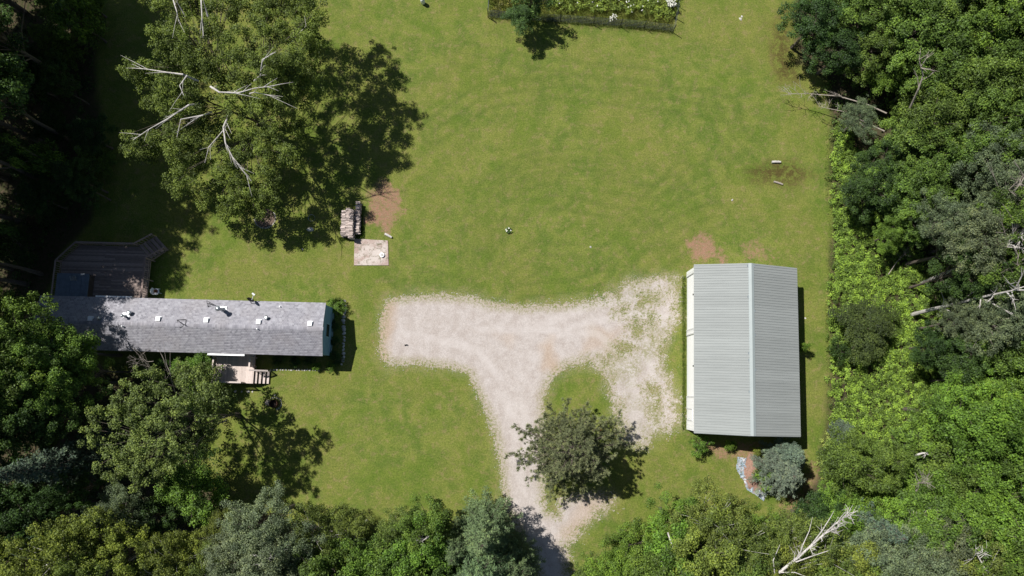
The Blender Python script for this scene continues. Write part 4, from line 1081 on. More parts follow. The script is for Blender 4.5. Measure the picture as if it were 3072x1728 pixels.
# right wood
bulk('in the top right wood', [(2045, 55, 5, 2.6, 'dk'), (2110, 130, 4.5, 2.3, 'dk'), (2185, 40, 6, 2.6, 'mid'), (2245, 10, 7, 2.6, 'mid'), (2300, 90, 7, 3, 'mid'), (2380, 30, 8, 3, 'mid'), (2440, 110, 8, 3, 'mid'),
    (2520, 50, 9, 3.2, 'bri'), (2575, 150, 9, 3, 'mid'), (2190, 130, 5, 2.2, 'mid'), (2240, 190, 4, 1.9, 'bri'), (2350, 180, 7, 3, 'mid'), (2450, 210, 8, 3, 'mid'), (2540, 250, 8, 3, 'mid'), (2620, 60, 10, 3, 'mid'), (2640, 220, 10, 3, 'dk'),
    (2120, -30, 5, 2.6, 'mid'), (2060, -60, 5, 2.6, 'dk'), (2300, -50, 7, 3, 'mid'), (2450, -40, 9, 3, 'dk')], 'a')
bulk('beside bare trunks at upper right', [(2335, 320, 7, 3, 'mid'), (2400, 275, 7, 2.6, 'mid'), (2470, 330, 8, 3, 'mid'), (2550, 370, 9, 3, 'mid'), (2275, 370, 6, 2.4, 'mid'), (2215, 410, 5, 2.0, 'dk'), (2330, 420, 6.5, 2.6, 'mid'),
    (2400, 390, 7, 2.8, 'mid'), (2480, 420, 9, 2.6, 'gry'), (2550, 470, 10, 3, 'gry'), (2190, 480, 4.5, 2.2, 'dk'), (2255, 470, 5, 2.5, 'mid'), (2320, 500, 6, 2.5, 'mid'), (2160, 300, 3.5, 1.8, 'gry'), (2640, 330, 10, 3, 'mid')], 'b')
bulk('behind the fern bank at far right', [(2370, 560, 8, 2.3, 'gry'), (2450, 610, 10, 2.6, 'gry'), (2540, 570, 11, 2.4, 'mid'), (2490, 540, 9, 2, 'gry'), (2290, 555, 4.5, 2.0, 'mid'), (2240, 590, 3.5, 1.5, 'bri'), (2420, 690, 8, 2.2, 'dk'), (2560, 680, 11, 2.4, 'mid'),
    (2490, 815, 9, 2.2, 'gry'), (2560, 790, 10, 2.4, 'gry'), (2420, 810, 7, 1.9, 'gry'), (2350, 870, 4.5, 1.8, 'dk'), (2430, 890, 6, 2.4, 'dk'), (2520, 900, 7, 2.6, 'mid'), (2640, 850, 9, 3, 'mid'), (2640, 550, 11, 3, 'gry')], 'c')
bulk('in the lower right wood', [(x + random.uniform(-14, 14), y + random.uniform(-16, 16), 4 + (x - 2100) / 110 + random.uniform(-1.8, 2.2), random.uniform(1.7, 2.9), g) for y, xs, g in (
    (950, (2420, 2500, 2580), 'bri'), (1030, (2400, 2475, 2550, 2630), 'bri'), (1100, (2350, 2420, 2490, 2570), 'bri'),
    (1170, (2140, 2220, 2300, 2385, 2460, 2540, 2620), 'mid'), (1250, (2120, 2200, 2290, 2370, 2450, 2530), 'bri')) for x in xs], 'd')
bulk('near the bottom right corner', [(2110, 1300, 5, 2.2, 'bri'), (2180, 1320, 6, 2.2, 'blu'), (2270, 1310, 7, 2.5, 'bri'), (2350, 1330, 8, 2.8, 'mid'), (2440, 1330, 9, 2.8, 'bri'), (2520, 1330, 9, 2.8, 'bri'), (2600, 1330, 10, 3, 'mid'),
    (2200, 1390, 8, 2.4, 'sil'), (2280, 1420, 9, 2.6, 'sil'), (2360, 1400, 9, 2.8, 'gry'), (2440, 1430, 9, 2.8, 'oli'), (2530, 1420, 10, 2.6, 'mid'), (2350, 1490, 10, 3, 'gry'), (2470, 1500, 10, 3, 'mid'), (2590, 1470, 10, 3, 'dk')], 'e')
# bottom edge
bulk('at bottom edge right of driveway', [(1700, 1310, 6, 2.2, 'bri'), (1780, 1310, 7, 2.6, 'oli'), (1690, 1390, 7, 2.6, 'bri'), (1770, 1400, 9, 3, 'yel'), (1840, 1360, 8, 2.6, 'oli'), (1590, 1370, 6, 2.0, 'bri'), (1545, 1430, 5, 1.8, 'bri'),
    (1640, 1440, 7, 2.4, 'mid'), (1900, 1340, 6, 2.0, 'bri'), (1890, 1420, 8, 2.8, 'oli'), (1980, 1350, 7, 2.2, 'oli'), (1960, 1430, 8, 2.6, 'yel'), (2050, 1310, 5, 2.2, 'dk'), (2060, 1390, 8, 2.6, 'oli'), (2130, 1430, 8, 2.4, 'yel'), (1480, 1460, 4, 1.6, 'mid'),
    (1700, 1500, 9, 3, 'mid'), (1850, 1510, 9, 3, 'mid'), (2000, 1510, 9, 3, 'mid'), (2150, 1510, 9, 3, 'mid')], 'f')
bulk('at bottom edge left of driveway', [(1000, 1350, 6, 2.0, 'oli'), (1070, 1320, 7, 2.1, 'mid'), (1060, 1400, 8, 2.6, 'bri'), (960, 1410, 7, 2.4, 'mid'), (885, 1345, 6, 1.9, 'oli'), (810, 1340, 7, 2.2, 'oli'), (830, 1430, 8, 2.6, 'mid'), (920, 1450, 8, 2.6, 'bri'),
    (1010, 1460, 8, 2.4, 'mid'), (1120, 1440, 7, 2.0, 'dk'), (1220, 1330, 7, 2.7, 'pin'), (1210, 1430, 9, 3.0, 'pin'), (1300, 1430, 7, 2.2, 'pin'), (1150, 1370, 6, 1.8, 'pin'), (900, 1530, 9, 3, 'mid'), (1050, 1540, 9, 3, 'mid')], 'g')
G['dgr'] = (.055, .085, .045)
bulk('in the bottom left wood', [(650, 1320, 9, 2.6, 'sil'), (710, 1380, 9, 2.6, 'sil'), (610, 1400, 9, 2.6, 'sil'), (680, 1450, 10, 2.8, 'sil'), (545, 1440, 7, 2.2, 'oli'), (470, 1400, 7, 2.0, 'yel'), (410, 1430, 8, 2.4, 'oli'), (330, 1390, 9, 2.2, 'yel'),
    (250, 1350, 9, 2.6, 'yel'), (170, 1400, 10, 2.8, 'yel'), (80, 1420, 10, 2.6, 'yel'), (300, 1290, 7, 2.2, 'gry'), (480, 1225, 4.5, 2.6, 'bri'), (150, 1170, 8, 2.4, 'blu'), (190, 1230, 7, 1.8, 'dk'), (240, 1450, 10, 2.6, 'oli'), (100, 1300, 8, 2.4, 'dk'), (20, 1230, 8, 2.4, 'dk'), (20, 1340, 9, 2.6, 'dk'), (400, 1300, 5, 1.8, 'dk'), (560, 1330, 5, 1.6, 'oli')], 'h')
bulk('over left end of long house', [(75, 850, 10, 2.7, 'mid'), (150, 880, 9, 2.4, 'mid'), (60, 940, 10, 2.8, 'mid'), (150, 960, 9, 2.6, 'mid'), (40, 1030, 9, 2.6, 'dk'), (130, 1050, 8, 2.4, 'dk'), (220, 930, 7, 1.6, 'mid'), (-40, 900, 11, 3, 'mid'), (-30, 1080, 9, 3, 'dk'), (10, 780, 10, 1.6, 'mid')], 'i')
# small trees between house and lower wood
tree('bd', 490, 935, 3.2, 1.5, G['bri'], 'bright green sapling just left of the front porch', None)
tree('shrub', 505, 1000, 2.2, 1.3, G['mid'], 'mid green shrub below the front porch corner', None)
tree('shrub', 410, 940, 2.0, 1.0, G['dk'], 'dark shrub against the shaded wall left of the porch', None)
# left dark wood: tall trees outside the frame and low growth in their shade
def gtree(kind, gxp, gyp, H, R, g, label, group):     # placed by its foot on the ground
    cm_, tm_, R0, hz = PROTO[kind]; p = P(gxp, gyp); q = H * .68
    t = empty('tall_tree', (p.x, p.y, 0), random.uniform(0, 6.28)); t.scale = (R / R0, R / R0, q / hz); tag(t, label, 'tree', group)
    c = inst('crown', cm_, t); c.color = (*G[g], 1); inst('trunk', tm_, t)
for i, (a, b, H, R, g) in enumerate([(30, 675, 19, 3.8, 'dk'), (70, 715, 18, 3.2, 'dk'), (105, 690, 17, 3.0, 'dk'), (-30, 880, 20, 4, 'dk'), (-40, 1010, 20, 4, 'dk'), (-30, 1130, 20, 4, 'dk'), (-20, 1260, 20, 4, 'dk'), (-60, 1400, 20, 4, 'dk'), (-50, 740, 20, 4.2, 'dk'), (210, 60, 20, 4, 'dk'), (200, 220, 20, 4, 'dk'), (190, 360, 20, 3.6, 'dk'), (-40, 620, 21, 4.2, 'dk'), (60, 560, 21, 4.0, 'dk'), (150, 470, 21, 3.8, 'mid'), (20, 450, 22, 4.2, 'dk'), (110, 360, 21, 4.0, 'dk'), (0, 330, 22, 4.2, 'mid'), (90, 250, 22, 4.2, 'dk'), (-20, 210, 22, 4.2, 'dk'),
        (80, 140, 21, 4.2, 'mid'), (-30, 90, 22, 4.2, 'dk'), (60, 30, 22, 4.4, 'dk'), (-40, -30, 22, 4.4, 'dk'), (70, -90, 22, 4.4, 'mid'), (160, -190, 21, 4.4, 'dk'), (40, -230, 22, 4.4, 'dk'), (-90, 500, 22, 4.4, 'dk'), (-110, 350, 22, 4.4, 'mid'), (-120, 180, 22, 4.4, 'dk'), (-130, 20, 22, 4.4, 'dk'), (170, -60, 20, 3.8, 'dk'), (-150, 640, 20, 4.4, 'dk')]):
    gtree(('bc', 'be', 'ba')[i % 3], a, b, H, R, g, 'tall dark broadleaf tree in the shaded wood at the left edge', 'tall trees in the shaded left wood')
for i in range(34):
    x = random.uniform(-10, 235); y = random.uniform(-20, 735)
    if y > 560 and x > 110: continue
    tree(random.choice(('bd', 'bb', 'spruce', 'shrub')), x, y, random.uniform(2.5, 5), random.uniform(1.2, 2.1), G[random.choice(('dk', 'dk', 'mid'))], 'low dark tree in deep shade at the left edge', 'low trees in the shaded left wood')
# shade shrubs inside the right wood so that no bare floor shows
for i in range(60):
    x = random.uniform(2270, 2620); y = random.uniform(-20, 1500)
    if 520 < y < 1140 and x < 2400: x += 150
    tree(random.choice(('shrub', 'shrubb', 'bd')), x, y, random.uniform(1.5, 3), random.uniform(1.3, 2.0), G[random.choice(('dk', 'mid', 'mid'))], 'low green shrub filling a gap in the right wood', 'shrubs in the right wood', 'shrub')
for i in range(26):
    x = random.uniform(1560, 2150); y = random.uniform(1400, 1520)
    tree('shrub', x, y, random.uniform(1.5, 2.5), random.uniform(1.2, 1.8), G['mid'], 'low green shrub under the bottom edge trees', 'shrubs under the bottom trees', 'shrub')
for i in range(20):
    x = random.uniform(560, 1230); y = random.uniform(1390, 1500)
    tree('shrub', x, y, random.uniform(1.5, 2.5), random.uniform(1.2, 1.8), G['dk'], 'low dark shrub under the bottom left trees', 'shrubs under the bottom left trees', 'shrub')

# single plants
tree('shrub', 1760, 1118, 1.0, .85, G['bri'], 'bright green bush at the south-west corner of the barn', None, 'shrub')
tree('shrubb', 1838, 1122, .8, .55, G['bri'], 'small green bush by the middle of the barn south wall', None, 'shrub')
tree('shrubb', 1905, 1137, .7, .45, G['yel'], 'little yellow-green bush above the plastic sheet', None, 'shrub')
tree('shrubb', 2023, 875, 1.3, .45, G['bri'], 'young bright sapling against the east wall of the barn', None, 'shrub')
tree('shrub', 1925, 1195, 1.4, 1.0, G['bri'], 'bright green bush tucked beside the blue spruce', None, 'shrub')
tree('wpine', 1968, 1190, 2.9, 2.5, (.125, .168, .122), 'bushy blue-grey spruce below the barn corner', None, name='spruce_tree')
tree('wpine', 1985, 1145, 2.9, 1.5, (.125, .168, .122), 'smaller blue-grey spruce nearest the barn corner', None, name='spruce_tree')
tree('bd', 1310, 45, 2.8, 1.35, (.10, .17, .05), 'round green bush at the left part of the garden fence', None)
tree('shrub', 1335, 15, 2.8, 1.5, (.08, .145, .045), 'dark green bush behind the round one at the garden fence', None)
tree('bd', 2180, 825, 2.6, 2.5, (.078, .110, .032), 'dark olive rounded bush standing in the fern bank', None, 'shrub')
tree('shrub', 2110, 885, 1.4, .9, G['dk'], 'small dark bush at the lawn edge of the fern bank', None, 'shrub')
tree('spruceb', 2130, 1090, 1.8, 1.1, G['blu'], 'small blue-green spruce at the lower lawn edge', None)
tree('shrub', 850, 775, .6, .75, G['bri'], 'leafy plant at the north-east corner of the long house', None, 'shrub')
tree('shrubb', 830, 925, .5, .5, G['bri'], 'bright green plant at the south-east corner of the stone bed', None, 'shrub')
tree('shrubb', 795, 922, .5, .4, G['bri'], 'low bright plant beside the pale stone line', None, 'shrub')
for x, y in ((838, 820), (842, 860), (835, 890), (700, 905), (740, 910), (780, 905), (850, 905)):
    tree('shrubb', x, y, .5, .55, G['dk'], 'low dark plant in shaded bed by house end', 'plants in the shaded house bed', 'shrub')

# --- hero: multi-stemmed birch at the upper left
def blob_tree(name, label, foot, top, blobs, per, rcl, nl, size, color, bark, r0, bare=(), stems=None, asp=.65, up=.5, flat=.7, under=.42):
    f = P(*foot); t = empty(name, tuple(f)); tag(t, label, 'tree'); lv = Leaves(); tips = []
    for (x, y, z, r) in blobs:
        c = P(x, y, z) - f
        for i in range(int(per * (r / 1.5) ** 2) + 2):
            d = rng.normal(size=3); d /= np.linalg.norm(d); q = np.array(c) + d * r * np.array([1, 1, .7]) * rng.uniform(.15, 1)
            rr = rcl * rng.uniform(.6, 1.35); lv.clump(q, rr, int(nl * (rr / rcl) ** 2) + 4, flat, size, up, rng.uniform(.2, .8), asp)
            if i % 9 == 0: tips.append(tuple(q))
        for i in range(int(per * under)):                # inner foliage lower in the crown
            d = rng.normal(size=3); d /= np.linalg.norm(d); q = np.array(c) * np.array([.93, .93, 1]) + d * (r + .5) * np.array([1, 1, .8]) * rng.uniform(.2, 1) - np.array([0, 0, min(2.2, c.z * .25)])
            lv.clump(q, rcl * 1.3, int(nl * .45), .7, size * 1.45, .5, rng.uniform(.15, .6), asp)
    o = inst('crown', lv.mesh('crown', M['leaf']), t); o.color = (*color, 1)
    mb = MB(); stems = stems or [top]
    tp = [P(*s) - f for s in stems]
    grp = [[] for _ in tp]
    for q in tips:
        k = min(range(len(tp)), key=lambda i: (Vector(q) - tp[i] * .8).length); grp[k].append(q)
    for s, g in zip(tp, grp): limbs(mb, (random.uniform(-.25, .25), random.uniform(-.25, .25), -.1), s, g, r0, .3, 6, .3)
    inst('trunk', mb.mesh('trunk', bark), t)
    for bl in bare:                                  # bare white limbs lying over the leaves
        pts = [P(x, y, z) - f for (x, y, z) in bl[0]]; pts.insert(0, pts[0].lerp(Vector((0, 0, pts[0].z * .5)), .22)); m = MB(); m.tube(pts, [bl[1] * (1 - .75 * i / (len(pts) - 1)) for i in range(len(pts))], 7)
        n = len(pts)
        for k in range(bl[2]):
            u = random.uniform(.25, .95) * (n - 1); i = min(int(u), n - 2); s = pts[i].lerp(pts[i + 1], u - i); d = (pts[-1] - pts[max(0, i - 1)]).normalized()
            e = s + (d + Vector((random.uniform(-.6, .6), random.uniform(-.6, .6), random.uniform(-.1, .3)))) * random.uniform(.6, 1.7)
            m.tube([s, s.lerp(e, .5) + Vector((0, 0, .05)), e], [bl[1] * .30, bl[1] * .2, .008], 5)
        inst('bare_limb', m.mesh('bare_limb', M['birch'] if bl[3] else M['dead']), t)
    return t
B = []
for y, z, xs in ((-125, 10.5, (560, 620, 680, 730)), (-80, 11, (450, 510, 570, 630, 690, 750)), (-40, 11, (420, 480, 540, 600, 660, 720, 770)), (15, 11.5, (400, 455, 515, 580, 640, 700, 750, 790)), (75, 12, (390, 450, 520, 590, 650, 710, 765)), (140, 12, (430, 490, 550, 610, 675, 735)),
                 (200, 11.5, (415, 470, 535, 600, 665, 720)), (262, 10.5, (400, 450, 505, 570, 640, 700)), (325, 9.5, (440, 490, 560, 625, 690)), (385, 8, (425, 475, 600, 660, 715)), (440, 7, (445, 560, 620, 680)), (490, 6, (575, 635, 680))):
    for x in xs: B.append((x + random.uniform(-12, 12), y + random.uniform(-12, 12), z + random.uniform(-1.2, .8), random.uniform(1.15, 1.55)))
B += [(318, 170, 10, .7), (340, 165, 10.5, .8), (318, 378, 8, .7), (325, 350, 8.5, .7), (345, 185, 9, .8), (375, 180, 9.5, .9), (330, 375, 7.5, .7), (355, 360, 7.5, .7), (385, 345, 8, .8), (450, 480, 5.5, .8), (570, 540, 4.5, .9), (600, 520, 5, 1), (650, 535, 4.5, .8), (370, 250, 8, .9), (780, 120, 10, .9), (790, 60, 10, .9),
      (775, 180, 9.5, 1.4), (760, 230, 7.5, 1.4), (750, 320, 6.5, 1.4), (520, 500, 5.5, .9), (760, 110, 11.5, 1.4), (730, 160, 11, 1.4)]
blob_tree('birch_tree', 'huge multi-stemmed birch with bare white limbs at upper left', (655, 312), None, B, 18, .42, 118, .125, (.148, .200, .044), M['bark'], .13,
    bare=[([(455, 275, 10.5), (475, 264, 11.2), (420, 300, 11), (375, 325, 10.5), (335, 352, 10)][1:], .085, 8, True),
          ([(575, 290, 9.5), (562, 320, 10.5), (567, 360, 10.8), (590, 405, 10.6), (632, 455, 9.6)], .10, 16, True),
          ([(530, 218, 12.5), (552, 232, 13), (598, 234, 13), (640, 222, 13), (690, 216, 12.8)], .10, 9, True),
          ([(460, 187, 12), (420, 182, 12), (370, 174, 11.5), (332, 171, 11)], .09, 5, True),
          ([(470, 190, 12.5), (452, 215, 12.8), (462, 240, 12.8)], .08, 2, True), ([(510, 290, 10.5), (455, 300, 10.8), (445, 345, 10.2)], .08, 4, True),
          ([(430, -20, 14), (445, 30, 14.5), (450, 55, 14)], .08, 3, True), ([(505, -20, 14.5), (508, 40, 14.5), (512, 90, 14)], .09, 3, True),
          ([(655, 190, 12.5), (660, 150, 13.2), (695, 130, 13.2)], .09, 5, True), ([(770, 65, 11.5), (766, 40, 11.5)], .05, 0, True), ([(640, 232, 12.6), (700, 245, 12)], .06, 4, True), ([(560, 330, 9.5), (525, 370, 9.8), (515, 410, 9.2)], .06, 3, True)],
    stems=[(560, 150, 13.5), (460, 230, 12), (680, 110, 13), (610, 380, 9), (450, 60, 13), (690, 300, 8.5)])
# sparse tree at the lower left
B2 = []
for y, z, xs in ((950, 10, (360, 400)), (985, 11, (300, 350, 400, 450, 500)), (1025, 12, (255, 300, 350, 400, 450, 500)), (1070, 12, (230, 275, 320, 370, 420)), (1115, 12, (240, 290, 340, 390, 440)), (1160, 11, (250, 300, 350, 400, 440)), (1200, 10, (290, 340, 385))):
    for x in xs: B2.append((x + random.uniform(-10, 10), y + random.uniform(-10, 10), z + random.uniform(-1, .6), random.uniform(.9, 1.25)))
B2 += [(500, 1010, 9, 1.3), (540, 1030, 8, 1.2), (520, 1080, 8, 1.2), (480, 1120, 9, 1.2), (545, 990, 7, 1.0), (470, 950, 8, 1.1), (510, 930, 7, 1.0), (520, 970, 7, .9), (450, 920, 6, .6)]
blob_tree('ash_tree', 'loose leafy tree with grey bare branches below the long house', (600, 1045), None, B2, 13, .34, 80, .135, (.155, .208, .058), M['bark'], .09,
    bare=[([(565, 1060, 3), (500, 1078, 7), (440, 1085, 10.5), (400, 1100, 12)], .07, 16, False), ([(560, 1050, 3), (480, 1045, 8), (400, 1035, 11)], .06, 14, False), ([(545, 1070, 4), (500, 1110, 8), (470, 1150, 9.5)], .045, 10, False), ([(440, 985, 8), (425, 930, 9), (395, 870, 10)], .05, 8, False), ([(520, 990, 6), (540, 940, 7)], .05, 5, False)],
    stems=[(400, 1050, 12.5), (330, 1120, 12.5), (450, 970, 10)])

# --- scots pine on the gravel island
def pine():
    f = P(1424, 1122); t = empty('pine_tree', tuple(f)); tag(t, 'round scots pine on the grass island in the gravel', 'tree')
    lv = Leaves(); mb = MB(); H = 8.4; ax = [(0, 0, -.1), (.1, 0, 2.5), (.1, .1, 5), (0, .15, H)]
    mb.tube(ax, [.2, .17, .11, .03], 9); cones = Leaves()
    r = random.Random(5)
    for b in range(120):
        z = 1.2 + (H - 1.5) * (b / 120) ** .9; a = b * 2.39996 + r.uniform(-.25, .25)
        Lb = 4.5 * (1 - ((z - .6) / H) ** 1.7) * r.uniform(.66, 1.12) * (1 + .12 * math.sin(2 * a + 1) + .09 * math.sin(5 * a)) + .35
        s = Vector((.1, .05, z)); e = Vector((Lb * math.cos(a), Lb * math.sin(a) * .92, z + Lb * r.uniform(.02, .28)))
        m = s.lerp(e, .5) + Vector((r.uniform(-.15, .15), r.uniform(-.15, .15), -.08 * Lb)); mb.tube([s, m, e], [.05, .035, .012], 5, False)
        nt = int(4 + Lb * 2.9)
        for k in range(nt):
            u = 1 - (k / nt) ** 1.25 * .72; p = (s.lerp(m, u * 2) if u < .5 else m.lerp(e, u * 2 - 1)); dirn = (e - s).normalized(); side = dirn.cross(Vector((0, 0, 1))) * r.uniform(-1, 1)
            tw = (dirn * .6 + side + Vector((0, 0, r.uniform(.1, .6)))).normalized(); L = r.uniform(.15, .55) * (1 if k else .1); q = p + tw * L
            mb.tube([p, q], [.014, .008], 3, False); lv.tuft(np.array(q), np.array(tw), r.uniform(.20, .32), 30, .034, r.uniform(.25, .75), .95)
            lv.tuft(np.array(p + tw * L * .5), np.array(tw), r.uniform(.16, .24), 16, .034, r.uniform(.2, .6), .95)
    for k in range(26):
        a = r.uniform(0, 6.28); d = r.uniform(0, .8); q = Vector((.05 + d * math.cos(a), .12 + d * math.sin(a), H - d * .8 + r.uniform(-.2, .2))); lv.tuft(np.array(q), np.array((math.cos(a) * d, math.sin(a) * d, 1)), .3, 34, .034, r.uniform(.3, .7), .95)
    o = inst('crown', lv.mesh('crown', M['needle']), t); o.color = (.180, .205, .105, 1); inst('trunk', mb.mesh('trunk', M['bark']), t)
    lv = Leaves(); lv.clump(np.array(P(1508, 1082, 4.6) - f), .16, 40, .6, .1, .5, .5); pass
    o = inst('brown_twigs', lv.mesh('brown_twigs', M['needle']), t); o.color = (.34, .12, .05, 1); o['label'] = 'rust brown dead twigs'
pine()

# --- leaning and dead trunks in the right wood
def snag(name, label, pts, r, ntw, mat='birch', tw=1.4, grp=None, extra=()):
    q = [P(*p) for p in pts]; b = Vector((q[0].x, q[0].y, 0)); t = empty(name, tuple(b)); tag(t, label, 'dead tree' if mat == 'dead' else 'tree trunk', grp)
    m = MB(); loc = [p - b for p in q]; n = len(loc); m.tube(loc, [r * (1 - .75 * i / (n - 1)) for i in range(n)], 8); m.build('trunk', M[mat], t)
    for ep in extra:
        e = [P(*p) - b for p in ep]; k = len(e); m = MB(); m.tube(e, [r * .42 * (1 - .8 * i / (k - 1)) for i in range(k)], 6); m.build('limb', M[mat], t)
    if ntw:
        m = MB()
        for k in range(ntw):
            u = (1 - random.random() ** 1.6 * .7) * (n - 1); i = min(int(u), n - 2); s = loc[i].lerp(loc[i + 1], u - i); d = (loc[-1] - loc[0]).normalized()
            e = s + (d * random.uniform(.2, 1) + Vector((random.uniform(-1, 1), random.uniform(-1, 1), random.uniform(-.1, .6)))) * tw * random.uniform(.4, 1)
            mid = s.lerp(e, .5) + Vector((random.uniform(-.15, .15), random.uniform(-.15, .15), .1)); m.tube([s, mid, e], [r * .3, r * .18, .01], 5)
            for _ in range(2):
                e2 = mid + (e - mid) * random.uniform(.3, .9) + Vector((random.uniform(-.5, .5), random.uniform(-.5, .5), random.uniform(-.1, .3))); m.tube([mid, e2], [r * .1 + .006, .006], 4)
        m.build('branch', M[mat], t)['kind'] = 'stuff'
snag('leaning_trunk', 'lower of two leaning birch trunks rising out of the fern bank', [(2290, 793, .0), (2345, 778, 3.2), (2400, 765, 6.2), (2480, 745, 10.5), (2560, 728, 13.5)], .21, 16, 'birch', 2.2)
snag('leaning_trunk', 'upper of two leaning birch trunks rising out of the fern bank', [(2318, 714, .0), (2370, 690, 3.5), (2430, 668, 7), (2500, 645, 10.5), (2570, 590, 13.5)], .21, 18, 'birch', 2.2)
snag('dead_tree', 'tall bare grey branches over the poplars at the right edge', [(2440, 560, 3), (2500, 520, 9), (2540, 475, 12), (2580, 440, 14)], .12, 30, 'dead', 2.6)
snag('fallen_birch', 'white bare birch leaning across the trees at the bottom right', [(1900, 1490, 10.5), (1960, 1440, 11), (2010, 1400, 11.5), (2060, 1355, 12), (2105, 1315, 12), (2135, 1290, 11.6)], .125, 36, 'birch', 1.0, extra=([(1985, 1420, 11.2), (2040, 1400, 11.8), (2085, 1385, 11.8), (2105, 1372, 11.6)], [(2010, 1400, 11.5), (2020, 1370, 12.2), (2036, 1335, 12.4), (2044, 1300, 12.2)], [(2040, 1372, 11.8), (2068, 1335, 12.4), (2090, 1300, 12.3), (2098, 1285, 12)], [(1960, 1440, 11), (2000, 1440, 11.6), (2040, 1455, 11.8)], [(1950, 1450, 11), (1945, 1410, 11.8), (1962, 1370, 12)], [(2070, 1345, 12), (2100, 1330, 12.4), (2128, 1318, 12.3)]))
snag('dead_tree', 'fine pale dead branches between the grey poplars at the right edge', [(2470, 700, 4), (2500, 640, 9), (2530, 600, 12), (2576, 560, 14)], .09, 34, 'dead', 2.4)
snag('dead_tree', 'twiggy bare crown above the two leaning birch trunks', [(2500, 720, 5), (2530, 690, 10), (2560, 665, 13)], .08, 30, 'dead', 2.2)
snag('dead_tree', 'pale dead stick standing among the limes ferns by the leaning trunks'.replace('limes', 'lime'), [(2235, 690, 1), (2255, 660, 1.6), (2275, 640, 1.9)], .04, 6, 'dead', .7)
snag('dead_tree', 'slender grey leaning snag in the upper right wood', [(2275, 300, 5), (2290, 270, 7.5), (2310, 225, 9.5), (2322, 190, 10.5), (2312, 150, 11.5)], .12, 7, 'dead', 1.5)
snag('dead_tree', 'fallen bare branches reaching onto the lawn at the upper right', [(2230, 285, 3.5), (2180, 262, 3.5), (2110, 242, 3), (2040, 236, 2.2), (1985, 236, 1.6)], .07, 18, 'dead', 1.3)
snag('dead_tree', 'second pale bare branch just above the lime ferns', [(2225, 330, 3.5), (2160, 300, 3.2), (2120, 280, 2.8), (2060, 268, 2)], .06, 14, 'dead', 1.2)
snag('dead_tree', 'fallen grey trunk pile lying in the lower right wood', [(2240, 1325, 7.5), (2290, 1322, 8), (2325, 1300, 8.2)], .14, 20, 'dead', 1.4)
snag('dead_tree', 'pale fallen trunk lying level in the lower right wood', [(2280, 1152, 7), (2320, 1140, 7.3), (2350, 1138, 7.3)], .12, 4, 'birch', .9)
snag('dead_tree', 'spiky bare treetop in the lower right wood', [(2305, 1235, 7.5), (2322, 1212, 8.6)], .07, 18, 'dead', 1.2)
snag('dead_tree', 'white broken birch top near the bottom right corner', [(2475, 1470, 10), (2478, 1430, 11.5), (2455, 1390, 12)], .1, 10, 'birch', 1.2)
snag('dead_tree', 'bare twiggy tree in the shade below the long house', [(440, 1000, 1), (400, 960, 4), (360, 900, 7)], .06, 22, 'dead', 1.8)
for k, q in enumerate(([(1690, 1449, 8), (1665, 1420, 9.6)], [(1725, 1395, 9), (1735, 1440, 9)], [(1680, 1340, 8), (1700, 1400, 9)], [(1800, 1290, 8.5), (1802, 1345, 9)], [(2030, 1330, 8), (2010, 1400, 9.5)], [(1080, 1350, 8.5), (1055, 1365, 9)], [(630, 1395, 11), (690, 1405, 11.5)], [(560, 1380, 9), (600, 1340, 9.5)])):
    snag('bare_stem', 'short bare white birch stem showing through the bottom trees', q, .07, 6, 'birch', 1.0, 'bare white stems in the bottom trees')

# --- fern bank on the right
fern = PX([(2092, 320), (2130, 330), (2160, 420), (2220, 520), (2290, 600), (2330, 700), (2360, 800), (2380, 900), (2360, 980), (2330, 1060), (2280, 1120), (2200, 1160), (2130, 1200), (2075, 1240), (2060, 1180), (2090, 1100), (2092, 1000), (2084, 800), (2098, 600), (2090, 450)])
plants('fern_bank', 'lime green ferns and brambles filling the bank right of the lawn', 'undergrowth', fern, 2900, .32, 1.0, 52, .13, G['lim'], (.0, .9), .6, .6, 0, .6)
blades('rough_grass', 'ragged taller grass where the lawn meets the fern bank', PX([(2078, 330), (2098, 330), (2100, 600), (2092, 800), (2098, 1000), (2090, 1100), (2062, 1190), (2050, 1180), (2078, 1080), (2080, 1000), (2074, 800), (2084, 600), (2074, 450)]), 1700, .2, (.18, .24, .05), .04, .9)
plants('bramble', 'darker weeds growing among the lime ferns', 'undergrowth', fern, 380, .34, 1.1, 44, .13, G['mid'], (.2, .7), .6, .7, 0, .6)
plants('forest_floor_plants', 'green low growth on the floor of the right wood', 'undergrowth', PX([(2092, 330), (2010, 100), (2010, -60), (2700, -60), (2700, 1500), (1500, 1500), (1700, 1360), (2010, 1300), (2130, 1190), (2300, 1050), (2350, 860), (2250, 600)]), 1500, .5, .9, 34, .20, G['mid'], (.1, .8), .6, .8, 0, .5)
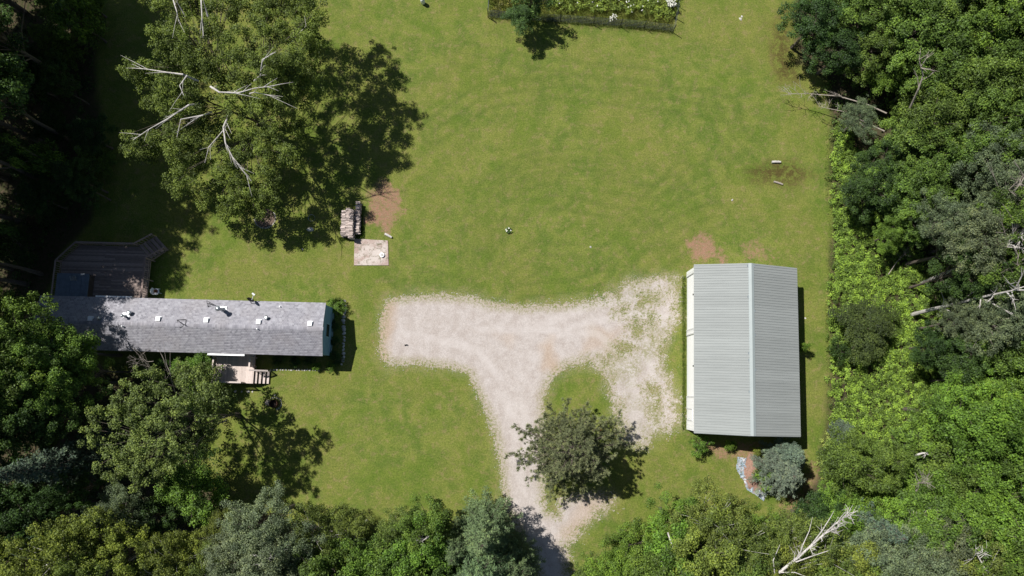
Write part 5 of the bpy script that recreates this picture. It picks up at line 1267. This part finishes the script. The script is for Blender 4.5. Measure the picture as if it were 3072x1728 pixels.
plants('forest_floor_plants', 'dark low growth on the floor of the left wood', 'undergrowth', PX([(-60, -60), (230, -60), (240, 500), (130, 640), (100, 740), (60, 900), (300, 930), (540, 970), (560, 1200), (620, 1300), (900, 1350), (1240, 1340), (1260, 1500), (-60, 1500)]), 1300, .45, .8, 28, .19, G['dk'], (.1, .8), .6, .8, 0, .5)
plants('lawn_edge_weeds', 'pale weeds with white heads at the lower lawn edge', 'undergrowth', PX([(2075, 1080), (2095, 1080), (2090, 1180), (2065, 1220), (2060, 1160)]), 90, .25, .8, 24, .12, (.22, .28, .08), (.4, 1), .6, .8)
blades('rough_grass', 'taller grass round the foot of the barn', S2([(2046, 830), (2056, 830), (2056, 1290), (2046, 1290)]), 2600, .28, (.13, .19, .04))
blades('rough_grass', 'taller grass beside the woodpile', S2([(1064, 640), (1088, 630), (1092, 716), (1062, 716), (1020, 722), (1018, 712), (1060, 712)]), 3500, .3, (.11, .18, .03))
blades('bed_lilies', 'strappy leaves in the bed north-east of the house end', S2([(985, 905), (1028, 898), (1028, 935), (1000, 925)]), 900, .6, (.13, .20, .05), .05, .7)

# ------------------------------------------------------------------ labels of look-alike trees: add where each one stands
def relabel():
    groups = {}
    for o in bpy.data.objects:
        if o.parent is None and o.get('group') and (o.get('label') == o.get('group') or 'house bed' in o['group'] or 'bare white stems' in o['group']): groups.setdefault(o['group'], []).append(o)
    ords = ['first', 'second', 'third', 'fourth', 'fifth', 'sixth', 'seventh', 'eighth', 'ninth']
    rows = ['top', 'second', 'third', 'fourth', 'fifth', 'sixth', 'seventh']
    for g, os_ in groups.items():
        if len(os_) < 2: continue
        def app(o):                              # where the crown is seen from straight above the yard
            h = o.scale.z * 6.5; k = CAM_H / (CAM_H - h); return o.location.x * k, o.location.y * k
        os_.sort(key=lambda o: -app(o)[1]); nr = max(1, math.ceil(len(os_) / 6)); per = math.ceil(len(os_) / nr)
        for r in range(nr):
            row = sorted(os_[r * per:(r + 1) * per], key=lambda o: app(o)[0])
            for i, o in enumerate(row):
                w = 'leftmost' if i == 0 else ('rightmost' if i == len(row) - 1 else ords[i] + ' from left')
                o['label'] = f"{o['label']}, {w}" + (f' in {rows[min(r, 6)]} row' if nr > 1 else '')
relabel()
